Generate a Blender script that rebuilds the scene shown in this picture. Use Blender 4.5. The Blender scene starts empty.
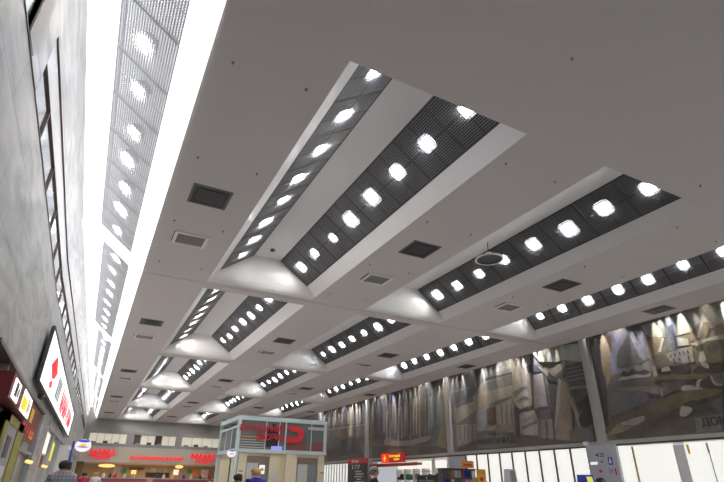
import bpy, bmesh, math, random
from mathutils import Vector, Matrix
random.seed(7)
S = bpy.context.scene
C = S.collection
PI = math.pi
ORD = ['first','second','third','fourth','fifth','sixth','seventh','eighth','ninth','tenth','eleventh','twelfth']

# ------------------------------------------------------------------ helpers
class MB:
    """collects shapes (world coordinates) for ONE mesh object"""
    def __init__(s): s.v=[]; s.f=[]; s.m=[]
    def add(s, vs, fs, mi=0):
        o=len(s.v); s.v+= [tuple(v) for v in vs]; s.f+=[[i+o for i in f] for f in fs]; s.m+=[mi]*len(fs); return s
    def box(s, x0,x1,y0,y1,z0,z1, mi=0):
        vs=[(x,y,z) for x in (x0,x1) for y in (y0,y1) for z in (z0,z1)]
        return s.add(vs,[(0,1,3,2),(4,6,7,5),(0,4,5,1),(2,3,7,6),(0,2,6,4),(1,5,7,3)],mi)
    def hexa(s, a, b, mi=0):
        """a: 4 points of one end, b: 4 matching points of the other end"""
        return s.add(list(a)+list(b),[(0,1,2,3),(7,6,5,4),(0,4,5,1),(1,5,6,2),(2,6,7,3),(3,7,4,0)],mi)
    def quad(s,a,b,c,d,mi=0): return s.add([a,b,c,d],[(0,1,2,3)],mi)
    def poly(s,pts,mi=0): return s.add(pts,[tuple(range(len(pts)))],mi)
    def prism(s, pts, off, mi=0):
        n=len(pts); off=Vector(off); q=[tuple(Vector(p)+off) for p in pts]
        return s.add(list(pts)+q,[tuple(range(n)),tuple(range(2*n-1,n-1,-1))]+[(i,(i+1)%n,n+(i+1)%n,n+i) for i in range(n)],mi)
    def tube(s,p,q,r,r2=None,n=10,mi=0,cap=True):
        p=Vector(p);q=Vector(q);d=(q-p).normalized(); r2=r if r2 is None else r2
        a=d.orthogonal().normalized(); b=d.cross(a)
        vs=[p+(a*math.cos(2*PI*i/n)+b*math.sin(2*PI*i/n))*r for i in range(n)]+[q+(a*math.cos(2*PI*i/n)+b*math.sin(2*PI*i/n))*r2 for i in range(n)]
        fs=[(i,(i+1)%n,n+(i+1)%n,n+i) for i in range(n)]
        if cap: fs+=[tuple(range(n-1,-1,-1)),tuple(range(n,2*n))]
        return s.add(vs,fs,mi)
    def lathe(s,c,prof,n=20,mi=0,M=None):
        c=Vector(c);vs=[]
        for r,z in prof:
            for i in range(n):
                p=Vector((r*math.cos(2*PI*i/n),r*math.sin(2*PI*i/n),z))
                vs.append(c+(M@p if M else p))
        fs=[(j*n+i,j*n+(i+1)%n,(j+1)*n+(i+1)%n,(j+1)*n+i) for j in range(len(prof)-1) for i in range(n)]
        return s.add(vs,fs,mi)
    def ball(s,c,rx,ry=None,rz=None,n=12,m=8,mi=0):
        ry=ry or rx; rz=rz or rx
        prof=[(math.sin(PI*j/m),-math.cos(PI*j/m)) for j in range(m+1)]
        return s.lathe(c,[(max(r,1e-3),z) for r,z in prof],n,mi,Matrix.Diagonal((rx,ry,rz)))
    def build(s,name,mats,parent=None,loc=None,smooth=False,local=False):
        me=bpy.data.meshes.new(name)
        o=bpy.data.objects.new(name,me); C.objects.link(o)
        if local: org=Vector((0,0,0))
        elif parent is not None: org=worldloc(parent)
        elif loc is not None: org=Vector(loc)
        else:
            xs,ys,zs=zip(*s.v); org=Vector(((min(xs)+max(xs))/2,(min(ys)+max(ys))/2,min(zs)))
        me.from_pydata([tuple(Vector(v)-org) for v in s.v],[],s.f)
        if not isinstance(mats,(list,tuple)): mats=[mats]
        for m in mats: me.materials.append(m)
        me.polygons.foreach_set('material_index',s.m)
        if smooth: me.polygons.foreach_set('use_smooth',[True]*len(s.f))
        me.validate(); me.update()
        bm=bmesh.new(); bm.from_mesh(me); bmesh.ops.recalc_face_normals(bm,faces=bm.faces); bm.to_mesh(me); bm.free()
        if parent is not None: o.parent=parent
        elif not local: o.location=org
        return o
def worldloc(o):
    v=Vector((0,0,0))
    while o is not None: v+=o.location; o=o.parent
    return v
def tag(o,label,cat,group=None,kind=None):
    o['label']=label; o['category']=cat
    if group: o['group']=group
    if kind: o['kind']=kind
    return o
def struct(o): o['kind']='structure'; return o
def thing(name,label,cat,loc,group=None):
    o=bpy.data.objects.new(name,None); C.objects.link(o); o.location=loc; o.empty_display_size=.2
    return tag(o,label,cat,group)
def sempty(name,loc=(0,0,0)):
    o=bpy.data.objects.new(name,None); C.objects.link(o); o.location=loc; return struct(o)

# ------------------------------------------------------------------ materials
def mat(name,col,rough=.5,metal=0,spec=.5,noise=None,bump=0,emit=None,es=0):
    m=bpy.data.materials.new(name); m.use_nodes=True; nt=m.node_tree; b=nt.nodes['Principled BSDF']
    b.inputs['Base Color'].default_value=(*col,1); b.inputs['Roughness'].default_value=rough
    b.inputs['Metallic'].default_value=metal; b.inputs['Specular IOR Level'].default_value=spec
    if emit: b.inputs['Emission Color'].default_value=(*emit,1); b.inputs['Emission Strength'].default_value=es
    tc=nt.nodes.new('ShaderNodeTexCoord'); nz=nt.nodes.new('ShaderNodeTexNoise')
    sc,am=noise or (6.,.05)
    nz.inputs['Scale'].default_value=sc; nz.inputs['Detail'].default_value=5
    nt.links.new(tc.outputs['Object'],nz.inputs['Vector'])
    mx=nt.nodes.new('ShaderNodeMix'); mx.data_type='RGBA'
    mx.inputs[6].default_value=(*[c*(1-am) for c in col],1); mx.inputs[7].default_value=(*[min(1,c*(1+am)) for c in col],1)
    nt.links.new(nz.outputs['Fac'],mx.inputs[0]); nt.links.new(mx.outputs[2],b.inputs['Base Color'])
    if bump:
        bp=nt.nodes.new('ShaderNodeBump'); bp.inputs['Strength'].default_value=bump; bp.inputs['Distance'].default_value=.02
        nt.links.new(nz.outputs['Fac'],bp.inputs['Height']); nt.links.new(bp.outputs['Normal'],b.inputs['Normal'])
    return m
def emis(name,col,s): return mat(name,[c*.6 for c in col],.6,emit=col,es=s)

def marble():
    m=mat('marble',(.36,.36,.355),.42); nt=m.node_tree; b=nt.nodes['Principled BSDF']
    tc=nt.nodes.new('ShaderNodeTexCoord')
    mp=nt.nodes.new('ShaderNodeMapping'); mp.inputs['Rotation'].default_value=(.9,0,0); mp.inputs['Scale'].default_value=(1,.5,2.2)
    nt.links.new(tc.outputs['Object'],mp.inputs['Vector'])
    nz=nt.nodes.new('ShaderNodeTexNoise'); nz.inputs['Scale'].default_value=1.3; nz.inputs['Detail'].default_value=9; nz.inputs['Distortion'].default_value=1.2
    nt.links.new(mp.outputs[0],nz.inputs['Vector'])
    cr=nt.nodes.new('ShaderNodeValToRGB'); e=cr.color_ramp.elements
    e[0].position=.3; e[0].color=(.23,.23,.225,1); e[1].position=.7; e[1].color=(.46,.46,.45,1)
    x=cr.color_ramp.elements.new(.5); x.color=(.35,.35,.34,1)
    nt.links.new(nz.outputs['Fac'],cr.inputs[0])
    sp=nt.nodes.new('ShaderNodeSeparateXYZ'); cb=nt.nodes.new('ShaderNodeCombineXYZ')
    nt.links.new(tc.outputs['Object'],sp.inputs[0]); nt.links.new(sp.outputs[1],cb.inputs[0]); nt.links.new(sp.outputs[2],cb.inputs[1])
    br=nt.nodes.new('ShaderNodeTexBrick'); br.inputs['Scale'].default_value=1; br.inputs['Brick Width'].default_value=1.6; br.inputs['Row Height'].default_value=.9
    br.inputs['Mortar Size'].default_value=.008; br.inputs['Color1'].default_value=(1,1,1,1); br.inputs['Color2'].default_value=(.84,.84,.84,1); br.inputs['Mortar'].default_value=(.5,.49,.47,1)
    nt.links.new(cb.outputs[0],br.inputs['Vector'])
    mx=nt.nodes.new('ShaderNodeMix'); mx.data_type='RGBA'; mx.blend_type='MULTIPLY'; mx.inputs[0].default_value=1
    nt.links.new(cr.outputs[0],mx.inputs[6]); nt.links.new(br.outputs['Color'],mx.inputs[7]); nt.links.new(mx.outputs[2],b.inputs['Base Color'])
    return m
def tesserae(name,col):
    m=mat(name,col,.55); nt=m.node_tree; b=nt.nodes['Principled BSDF']
    tc=nt.nodes.new('ShaderNodeTexCoord'); vo=nt.nodes.new('ShaderNodeTexVoronoi'); vo.inputs['Scale'].default_value=9
    nt.links.new(tc.outputs['Object'],vo.inputs['Vector'])
    nz=nt.nodes.new('ShaderNodeTexNoise'); nz.inputs['Scale'].default_value=.9; nz.inputs['Detail'].default_value=6
    nt.links.new(tc.outputs['Object'],nz.inputs['Vector'])
    ad=nt.nodes.new('ShaderNodeMath'); ad.operation='MULTIPLY_ADD'; ad.inputs[1].default_value=.35
    sp=nt.nodes.new('ShaderNodeSeparateColor'); nt.links.new(vo.outputs['Color'],sp.inputs[0]); nt.links.new(sp.outputs[0],ad.inputs[0]); nt.links.new(nz.outputs['Fac'],ad.inputs[2])
    mx=nt.nodes.new('ShaderNodeMix'); mx.data_type='RGBA'
    mx.inputs[6].default_value=(*[c*.62 for c in col],1); mx.inputs[7].default_value=(*[min(1,c*1.3) for c in col],1)
    nt.links.new(ad.outputs[0],mx.inputs[0]); nt.links.new(mx.outputs[2],b.inputs['Base Color'])
    return m
M={}
M['ceil']=mat('ceiling_paint',(.66,.61,.595),.55,noise=(.5,.02))
M['near']=M['ceil']
M['coffer']=mat('coffer_gloss',(.80,.78,.77),.3,spec=.5,noise=(3,.02),bump=.03)
M['attic']=mat('attic_black',(.012,.012,.013),.9)
M['grille']=mat('grille_dark',(.22,.215,.225),.5)
M['frame']=mat('grille_frame_dark',(.07,.068,.07),.5)
M['grilleW']=mat('grille_pale',(.88,.88,.90),.4)
M['frameW']=mat('grille_frame_pale',(.80,.81,.84),.4)
M['house']=mat('lamp_housing',(.05,.05,.05),.6)
M['refl']=mat('lamp_reflector',(.85,.85,.86),.25,metal=.5)
LS=210.
M['lampA']=emis('lamp_white',(1,.985,.96),LS); M['lampB']=emis('lamp_cool',(.86,.9,1),LS*.9); M['lampC']=emis('lamp_greenish',(.97,1,.93),LS*.8); M['halo']=emis('lamp_halo_glow',(.95,.96,1),.75); M['lampD']=emis('lamp_soft',(1,.97,.93),LS*.35)  # halo: glowing ring put around each lamp to imitate its glare
M['strip_glow']=emis('white_strip_added_glow',(.97,.98,1.0),1.9); M['glow_sheet']=emis('added_glow_sheet',(.95,.97,1),1.0)  # added glow for wall coffer strips and ribs, and for sheet over pale grilles
M['marble']=marble()
M['stone']=mat('limestone',(.40,.385,.36),.6,noise=(5,.12))
M['greywall']=mat('grey_render',(.33,.32,.30),.7,noise=(2,.1))
M['beige']=mat('beige_fascia',(.62,.55,.45),.6)
M['floor']=mat('floor_granite',(.46,.45,.44),.25,noise=(40,.25))
M['glassdk']=mat('window_glass_reflective',(.80,.84,.86),.08,metal=1)
M['brown']=mat('bronze_frame',(.11,.075,.06),.45,metal=.3)
M['black']=mat('black_metal',(.02,.02,.02),.45)
M['dgrey']=mat('dark_grey',(.06,.06,.065),.5)
M['mgrey']=mat('mid_grey',(.30,.30,.31),.5)
M['lgrey']=mat('light_grey',(.55,.55,.56),.5)
M['white']=mat('white_enamel',(.82,.82,.82),.4)
M['chrome']=mat('chrome',(.75,.75,.76),.18,metal=1)
M['red']=mat('red_paint',(.68,.02,.035),.4)
M['dred']=mat('dark_red',(.17,.012,.014),.45)
M['yellow']=mat('yellow_paint',(.85,.55,.02),.5)
M['lime']=mat('lime_yellow_frame',(.24,.225,.018),.45)
M['orange']=mat('orange_paint',(.85,.32,.04),.5)
M['blue']=mat('blue_paint',(.02,.05,.5),.45)
M['navy']=mat('navy_cloth',(.01,.02,.32),.8)
M['purplegrey']=mat('pillar_lilac_grey',(.48,.48,.55),.5)
M['skin']=mat('skin',(.48,.27,.19),.5)
M['hairG']=mat('hair_grey',(.30,.29,.29),.8,noise=(60,.3)); M['hairD']=mat('hair_dark',(.025,.018,.015),.7,noise=(60,.4)); M['hairB']=mat('hair_blond',(.45,.30,.13),.7,noise=(60,.3))
M['cloth1']=mat('dark_shirt',(.05,.035,.045),.9); M['trous']=mat('dark_trousers',(.03,.03,.04),.9); M['shoe']=mat('shoe_leather',(.015,.013,.012),.5)
M['purple']=mat('purple_cloth',(.22,.06,.45),.9); M['redcloth']=mat('red_cloth',(.45,.03,.07),.9); M['whitecloth']=mat('white_cloth',(.6,.6,.62),.9); M['greycloth']=mat('grey_cloth',(.14,.14,.15),.9)
M['litwin']=emis('frosted_lit_glass',(1,1,.95),.74)
M['litbox']=emis('lit_white_sign',(1,1,1),1.0)
M['litwarm']=emis('lit_curtain_window',(.80,.74,.60),.55)
M['litred']=emis('lit_red_letters',(.9,.015,.03),.75)
M['litredbox']=emis('lit_red_box',(.95,.04,.01),.75); M['litdred']=emis('lit_deep_red_box',(.45,.02,.02),.5)
M['lityel']=emis('lit_yellow_letters',(1,.65,.03),.95)
M['litorange']=emis('lit_orange_lamp',(1,.62,.2),1.3)
M['screen']=emis('terminal_screen',(.85,.85,.12),.6)
M['litpost']=emis('lit_poster',(.95,.93,.85),.8); M['litposty']=emis('lit_poster_yellow',(.95,.75,.05),.8)
M['green']=mat('green_patch',(.05,.35,.12),.5)
M['liftframe']=mat('lift_frame_steel',(.60,.69,.71),.4)
M['liftclad']=mat('lift_beige_cladding',(.80,.70,.50),.35)
M['liftglass']=mat('lift_glass',(.17,.18,.18),.08)
M['shopglass']=mat('shop_glass',(.26,.275,.25),.3)
M['pinkred']=mat('counter_pinkred',(.42,.10,.12),.5)
M['wood']=mat('shop_wood',(.20,.12,.06),.6,noise=(8,.3)); M['shopin']=mat('shop_interior',(.30,.22,.14),.8)
def plaid():
    m=mat('plaid_shirt',(.3,.3,.33),.9); nt=m.node_tree; b=nt.nodes['Principled BSDF']
    tc=nt.nodes.new('ShaderNodeTexCoord'); out=None
    w=[]
    for ax in ('X','Z'):
        wv=nt.nodes.new('ShaderNodeTexWave'); wv.bands_direction=ax; wv.inputs['Scale'].default_value=5; nt.links.new(tc.outputs['Object'],wv.inputs[0]); w.append(wv)
    mx=nt.nodes.new('ShaderNodeMix'); mx.data_type='RGBA'; mx.inputs[6].default_value=(.22,.23,.30,1); mx.inputs[7].default_value=(.48,.43,.44,1)
    ad=nt.nodes.new('ShaderNodeMath'); ad.operation='MULTIPLY'; nt.links.new(w[0].outputs['Fac'],ad.inputs[0]); nt.links.new(w[1].outputs['Fac'],ad.inputs[1])
    nt.links.new(ad.outputs[0],mx.inputs[0]); nt.links.new(mx.outputs[2],b.inputs['Base Color']); return m
M['plaid']=plaid()

def text_mesh(s,mi_mat,origin,right,up,width,height,depth=.02,parent=None,name='lettering',bold=0.,spacing=1.0):
    """letters fitted into width x height; origin = lower left corner, right/up = directions on the face"""
    cu=bpy.data.curves.new('t','FONT'); cu.body=s; cu.extrude=.05; cu.offset=bold; cu.resolution_u=2; cu.space_line=.85; cu.space_character=spacing; cu.align_x='LEFT'
    o=bpy.data.objects.new('t',cu); C.objects.link(o)
    dg=bpy.context.evaluated_depsgraph_get(); me=bpy.data.meshes.new_from_object(o.evaluated_get(dg))
    bpy.data.objects.remove(o); bpy.data.curves.remove(cu)
    xs=[v.co.x for v in me.vertices]; ys=[v.co.y for v in me.vertices]
    x0,x1,y0,y1=min(xs),max(xs),min(ys),max(ys); r=Vector(right).normalized(); u=Vector(up).normalized(); n=r.cross(u)
    mb=MB()
    vs=[Vector(origin)+r*((v.co.x-x0)/(x1-x0)*width)+u*((v.co.y-y0)/(y1-y0)*height)+n*((v.co.z+.05)*10*depth) for v in me.vertices]
    mb.add(vs,[tuple(p.vertices) for p in me.polygons]); bpy.data.meshes.remove(me)
    if parent=='mb': return mb
    return mb.build(name,mi_mat,parent)

# ------------------------------------------------------------------ camera, world
yaw,pitch,roll,f=.4779,.4642,.013,485.952
cy,sy,cp,sp,cr,sr=math.cos(yaw),math.sin(yaw),math.cos(pitch),math.sin(pitch),math.cos(roll),math.sin(roll)
fwd=Vector((sy*cp,cy*cp,sp)); r0=Vector((cy,-sy,0)); u0=r0.cross(fwd)
rt=cr*r0+sr*u0; upv=-sr*r0+cr*u0
cam=bpy.data.objects.new('camera',bpy.data.cameras.new('camera')); C.objects.link(cam)
mw=Matrix((( rt.x,upv.x,-fwd.x,0),(rt.y,upv.y,-fwd.y,0),(rt.z,upv.z,-fwd.z,1.5),(0,0,0,1)))
cam.matrix_world=mw; cam.data.sensor_width=36; cam.data.lens=f*36/724; cam.data.clip_end=300
S.camera=cam
w=bpy.data.worlds.new('world'); S.world=w; w.use_nodes=True
w.node_tree.nodes['Background'].inputs[0].default_value=(.9,.95,1,1); w.node_tree.nodes['Background'].inputs[1].default_value=.5
S.view_settings.view_transform='Standard'; S.view_settings.look='None'; S.view_settings.exposure=0; S.view_settings.gamma=1
S.cycles.use_denoising=True; S.cycles.max_bounces=8; S.cycles.diffuse_bounces=5; S.cycles.sample_clamp_indirect=6
MOS = {
 'A': [
  ('dk',[(14.62,7.48),(14.08,7.49),(14.12,5.65),(14.32,4.04),(14.85,3.1),(15.25,3.08)]),
  ('tan',[(13.97,7.51),(13.31,7.48),(13.62,6.07),(14.01,5.47),(14.23,6.01)]),
  ('pur',[(13.31,7.48),(12.87,7.51),(12.4,7.48),(11.98,7.5),(11.78,6.45),(11.73,6.16),(12.4,6.1),(13.4,5.78),(13.96,5.88)]),
  ('dk2',[(13.31,6.7),(12.76,7.18),(12.62,7.36),(12.54,7.12),(12.43,6.34),(12.15,6.05),(12.79,6.0),(13.54,5.98)]),
  ('sky',[(11.98,7.5),(10.98,7.52),(9.93,7.59),(8.66,7.71),(8.97,6.71),(9.8,6.78),(10.71,6.77),(11.66,6.91),(11.9,7.14)]),
  ('tan2',[(11.64,6.99),(11.18,6.8),(11.49,6.31),(11.71,5.96),(12.05,6.11),(11.98,6.7)]),
  ('crm',[(11.26,6.82),(11.18,6.8),(11.45,6.3),(11.56,6.33)]),
  ('gry',[(11.04,7.33),(10.91,7.18),(10.68,7.28),(10.75,6.9),(10.85,6.26),(11.17,6.28),(11.09,6.86)]),
  ('crm',[(10.72,6.73),(10.31,6.56),(10.33,6.33),(10.74,6.38)]),
  ('tan2',[(10.16,6.79),(9.75,7.07),(9.34,6.96),(9.57,6.57),(9.77,6.36),(10.23,6.42)]),
  ('crm',[(9.87,6.76),(9.68,7.05),(9.61,7.03),(9.88,6.49),(9.97,6.55)]),
  ('tan2',[(9.47,6.54),(9.2,6.85),(8.93,6.85),(9.08,6.34),(9.48,6.4)]),
  ('crm',[(10.29,6.36),(9.9,6.42),(9.47,6.43),(9.05,6.44),(9.1,6.27),(9.64,6.33),(10.03,6.23)]),
  ('brn2',[(11.93,6.24),(11.18,6.25),(10.33,6.22),(10.34,5.66),(11.17,5.7),(12.05,5.79)]),
  ('wal',[(11.27,6.19),(10.77,6.28),(10.24,6.27),(10.3,5.69),(10.77,5.74),(11.19,5.9)]),
  ('dk2',[(11.13,6.14),(11.07,6.14),(11.09,6.01),(11.14,6.01)]),
  ('dk2',[(10.97,6.14),(10.91,6.14),(10.93,6.02),(10.98,6.02)]),
  ('dk2',[(10.77,6.16),(10.71,6.16),(10.73,6.04),(10.78,6.04)]),
  ('dk2',[(10.61,6.16),(10.56,6.16),(10.57,6.04),(10.63,6.04)]),
  ('dk2',[(10.46,6.17),(10.4,6.17),(10.42,6.05),(10.47,6.05)]),
  ('dk2',[(11.06,5.95),(11.0,5.95),(11.02,5.83),(11.07,5.83)]),
  ('dk2',[(10.83,5.94),(10.77,5.94),(10.79,5.82),(10.84,5.82)]),
  ('dk2',[(10.48,5.95),(10.43,5.95),(10.44,5.83),(10.5,5.83)]),
  ('olv',[(10.13,6.25),(9.58,6.28),(9.11,6.24),(9.34,5.5),(9.8,5.56),(10.23,5.68)]),
  ('dk2',[(9.76,6.17),(9.56,6.23),(9.33,6.22),(9.37,5.94),(9.57,5.87),(9.75,5.95)]),
  ('crm',[(10.02,6.0),(9.88,6.01),(9.87,5.68),(10.07,5.61),(10.15,5.7)]),
  ('dk2',[(10.07,6.2),(10.03,6.2),(10.05,6.08),(10.1,6.08)]),
  ('dk2',[(9.94,6.17),(9.89,6.17),(9.91,6.05),(9.96,6.05)]),
  ('dk2',[(9.31,6.03),(9.27,6.03),(9.29,5.92),(9.34,5.92)]),
  ('dk2',[(9.22,6.01),(9.17,6.01),(9.2,5.9),(9.24,5.9)]),
  ('brn',[(14.06,5.9),(12.09,5.64),(9.32,5.57),(10.03,3.25),(12.32,3.28),(14.53,3.19)]),
  ('crm2',[(13.55,5.56),(13.09,5.73),(12.66,5.78),(12.31,5.64),(12.05,5.63),(12.1,5.44),(12.74,5.51),(13.48,5.47)]),
  ('dk',[(13.42,5.71),(13.18,5.91),(13.03,5.76),(12.76,5.92),(12.59,5.73),(12.22,5.78),(12.06,5.59),(12.33,5.56),(12.69,5.66),(13.12,5.61)]),
  ('dk2',[(13.61,5.53),(12.74,5.51),(12.14,5.45),(12.14,5.14),(12.82,5.2),(13.61,5.32)]),
  ('dk',[(11.85,5.6),(11.52,5.73),(11.16,5.74),(11.23,5.49),(11.55,5.47)]),
  ('crm2',[(11.95,5.85),(11.79,5.82),(11.78,5.39),(11.95,5.38)]),
  ('crm2',[(11.57,5.7),(11.28,5.73),(11.22,5.52),(11.61,5.55)]),
  ('dk',[(11.19,5.63),(10.86,5.68),(10.49,5.65),(10.49,5.4),(10.88,5.35),(11.16,5.44)]),
  ('dk',[(10.45,5.42),(10.17,5.52),(9.92,5.4),(9.67,5.53),(9.4,5.52),(9.45,5.14),(9.98,5.2),(10.45,5.28)]),
  ('crm2',[(10.12,5.66),(9.92,5.62),(9.83,5.46),(9.89,5.36),(10.07,5.47)]),
  ('olv2',[(12.05,5.47),(10.59,5.3),(9.45,5.14),(9.49,5.01),(10.65,5.1),(12.02,5.28)]),
  ('pur2',[(13.97,5.05),(13.39,5.09),(12.69,5.03),(12.32,4.78),(12.41,4.45),(13.23,4.32),(14.21,4.11),(14.23,4.59)]),
  ('dk2',[(14.19,4.19),(13.5,4.31),(12.84,4.47),(12.28,4.63),(11.86,4.65),(11.94,4.51),(12.79,4.31),(13.75,4.06),(14.23,4.03)]),
  ('brn2',[(13.73,5.26),(12.23,5.12),(11.7,4.96),(11.93,4.69),(12.69,5.03),(13.58,5.08)]),
  ('pur2',[(11.67,5.18),(11.39,5.06),(11.36,4.76),(11.79,4.64)]),
  ('crm2',[(11.81,4.98),(11.74,4.93),(11.79,4.64),(11.86,4.65)]),
  ('dk2',[(11.56,5.17),(11.02,5.12),(10.67,5.03),(11.03,4.83),(11.51,4.78)]),
  ('crm2',[(11.09,4.76),(10.96,4.93),(10.74,4.93),(10.51,4.82),(10.19,4.7),(10.62,4.7)]),
  ('crm2',[(10.5,4.86),(10.38,5.05),(10.19,5.06),(10.17,4.91),(10.32,4.86),(10.42,4.77)]),
  ('dk',[(10.37,4.84),(10.28,5.0),(10.09,5.04),(9.89,5.15),(9.8,4.85),(9.56,4.78),(9.62,4.59),(10.13,4.7)]),
  ('crm2',[(9.93,5.12),(9.85,5.14),(9.77,4.85),(9.56,4.78),(9.58,4.72),(9.87,4.76)]),
  ('gry2',[(9.75,5.02),(9.52,4.91),(9.56,4.78),(9.74,4.84)]),
  ('olv2',[(14.74,3.52),(14.24,3.99),(13.34,4.22),(12.43,4.38),(11.8,4.6),(10.98,4.75),(10.26,4.71),(9.6,4.65),(9.66,4.46),(10.36,4.38),(11.11,4.3),(11.93,4.11),(12.72,4.08),(13.72,3.83),(14.45,3.54)]),
  ('crm2',[(13.99,3.85),(13.31,3.98),(12.68,4.07),(12.78,3.86),(13.21,3.71),(13.64,3.78)]),
  ('tan2',[(14.57,3.43),(13.99,3.85),(13.31,3.68),(13.89,3.5)]),
  ('dk2',[(11.94,4.07),(11.53,4.13),(11.19,4.27),(11.17,4.09),(11.48,4.06),(11.82,3.95)]),
  ('dk',[(11.11,4.3),(10.78,4.4),(10.52,4.33),(10.21,4.43),(10.17,4.32),(10.34,4.21),(10.7,4.18),(10.93,4.14),(11.1,4.19)]),
  ('crm2',[(11.37,3.9),(11.2,4.24),(11.06,4.22),(10.79,4.12),(10.91,3.96),(11.16,3.85)]),
  ('pur2',[(10.12,4.25),(9.67,4.43),(9.83,3.88),(10.07,3.97)]),
  ('plt',[(10.82,3.78),(9.85,3.83),(10.02,3.26),(10.9,3.28)]),
 ],
 'B': [
  ('dk2',[(25.41,7.35),(23.02,7.49),(21.77,7.5),(21.86,6.9),(23.02,6.17),(24.66,5.92),(24.9,4.75),(25.39,4.79)]),
  ('gry2',[(25.27,6.71),(24.07,6.72),(23.13,6.7),(23.15,6.59),(24.09,6.61),(25.28,6.6)]),
  ('gry2',[(23.79,7.45),(23.6,7.41),(23.47,6.23),(23.66,6.2)]),
  ('gry2',[(22.66,7.49),(22.48,7.46),(22.51,6.66),(22.69,6.63)]),
  ('gry',[(21.95,7.48),(19.49,7.62),(19.48,6.83),(20.89,6.74),(21.89,6.68)]),
  ('crm2',[(21.64,7.25),(19.53,7.36),(19.56,7.21),(21.66,7.09)]),
  ('dk2',[(21.76,6.99),(19.6,6.95),(19.62,6.85),(21.79,6.83)]),
  ('bei',[(24.67,5.81),(22.85,6.1),(21.29,6.26),(19.72,6.29),(19.82,5.75),(21.23,5.62),(22.78,5.37),(24.7,4.73)]),
  ('pur2',[(24.66,5.87),(23.78,6.05),(23.02,6.17),(22.89,5.88),(23.81,5.77),(24.6,5.63)]),
  ('tan2',[(22.75,6.19),(21.53,6.3),(21.68,5.35),(22.79,5.32)]),
  ('gry',[(22.7,5.31),(21.92,5.38),(22.02,4.24),(22.85,4.25)]),
  ('brn3',[(21.85,5.32),(21.19,5.35),(21.25,4.54),(21.89,4.54)]),
  ('bei',[(21.11,5.39),(19.84,5.65),(19.85,4.36),(21.19,4.43)]),
  ('tan2',[(21.9,4.44),(19.92,4.37),(19.92,3.98),(21.96,4.08)]),
  ('bei',[(24.7,4.73),(22.89,4.63),(23.0,3.85),(23.91,3.64),(24.76,3.52)]),
  ('dk2',[(21.94,4.19),(21.3,4.19),(21.35,3.94),(21.98,3.98)]),
  ('gry2',[(24.33,4.64),(24.24,4.63),(24.34,3.88),(24.44,3.83)]),
  ('gry2',[(23.96,4.61),(23.87,4.6),(23.97,3.85),(24.07,3.81)]),
  ('gry2',[(23.6,4.58),(23.51,4.57),(23.61,3.83),(23.71,3.78)]),
  ('gry2',[(23.25,4.55),(23.16,4.54),(23.26,3.81),(23.36,3.76)]),
  ('gry2',[(20.71,5.45),(20.63,5.44),(20.72,4.44),(20.8,4.45)]),
  ('gry2',[(20.33,5.4),(20.26,5.4),(20.35,4.41),(20.43,4.41)]),
  ('gry2',[(19.96,5.36),(19.89,5.35),(19.99,4.38),(20.06,4.38)]),
  ('bei',[(19.45,7.83),(18.14,7.82),(18.28,6.72),(18.45,5.18),(19.38,5.0),(19.78,5.54)]),
  ('crm2',[(19.44,7.45),(18.27,7.48),(18.29,7.03),(19.44,7.03)]),
  ('gry2',[(19.71,5.93),(18.88,6.12),(18.43,5.95),(18.92,5.92),(19.62,5.62)]),
  ('gry2',[(19.67,5.37),(18.98,5.63),(18.45,5.51),(18.53,5.43),(19.0,5.49)]),
  ('dk2',[(18.56,7.08),(18.01,7.07),(17.38,6.86),(17.37,6.61),(18.49,6.71)]),
  ('tan2',[(18.57,6.67),(18.29,6.67),(18.45,5.18),(18.75,5.02)]),
  ('bei',[(18.32,6.53),(17.51,6.54),(17.52,4.97),(18.35,4.98)]),
  ('dk2',[(17.52,6.49),(17.4,6.47),(17.37,4.78),(17.5,4.74)]),
  ('tan2',[(17.4,6.47),(17.27,6.45),(17.25,4.76),(17.37,4.78)]),
  ('dk2',[(17.32,5.93),(16.7,5.93),(16.77,4.75),(17.37,4.78)]),
  ('pur2',[(18.06,4.8),(17.36,4.82),(17.4,4.37),(18.06,4.48)]),
  ('bei',[(19.41,4.81),(18.44,4.89),(18.21,4.4),(18.41,3.69),(19.52,3.86)]),
  ('tan2',[(19.33,4.51),(18.33,4.74),(18.31,4.55),(19.29,4.31)]),
  ('gry2',[(19.39,4.18),(18.33,4.42),(18.3,4.27),(19.35,4.04)]),
  ('dk2',[(19.69,5.23),(19.5,5.11),(19.55,3.67),(19.83,3.69)]),
  ('tan2',[(18.09,4.35),(17.34,4.37),(17.41,3.45),(18.14,3.49)]),
  ('dk2',[(17.78,4.32),(17.66,4.31),(17.77,3.47),(17.89,3.48)]),
  ('bei',[(17.77,6.93),(17.18,6.58),(16.4,6.77),(16.01,6.88),(16.07,6.61),(16.75,6.26),(17.36,6.37)]),
  ('sky2',[(18.02,7.69),(16.21,7.65),(14.96,7.46),(15.04,6.6),(16.01,6.88),(16.61,6.91),(17.6,7.1)]),
  ('dk2',[(17.13,6.52),(16.78,6.13),(16.13,6.34),(16.18,6.12),(16.76,5.94),(17.25,6.25)]),
  ('dk2',[(16.07,6.61),(15.03,6.65),(15.0,5.62),(16.17,5.62)]),
  ('gry',[(16.07,6.47),(15.02,6.46),(15.01,6.42),(16.07,6.43)]),
  ('gry',[(16.11,6.3),(15.06,6.29),(15.05,6.25),(16.11,6.25)]),
  ('gry',[(16.15,6.12),(15.1,6.12),(15.09,6.07),(16.15,6.07)]),
  ('gry',[(16.19,5.94),(15.14,5.95),(15.13,5.9),(16.19,5.89)]),
  ('bei',[(16.23,5.63),(14.96,5.57),(14.98,5.49),(16.19,5.53)]),
  ('dk2',[(15.98,5.46),(14.99,5.45),(15.03,4.85),(15.85,4.78)]),
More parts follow.
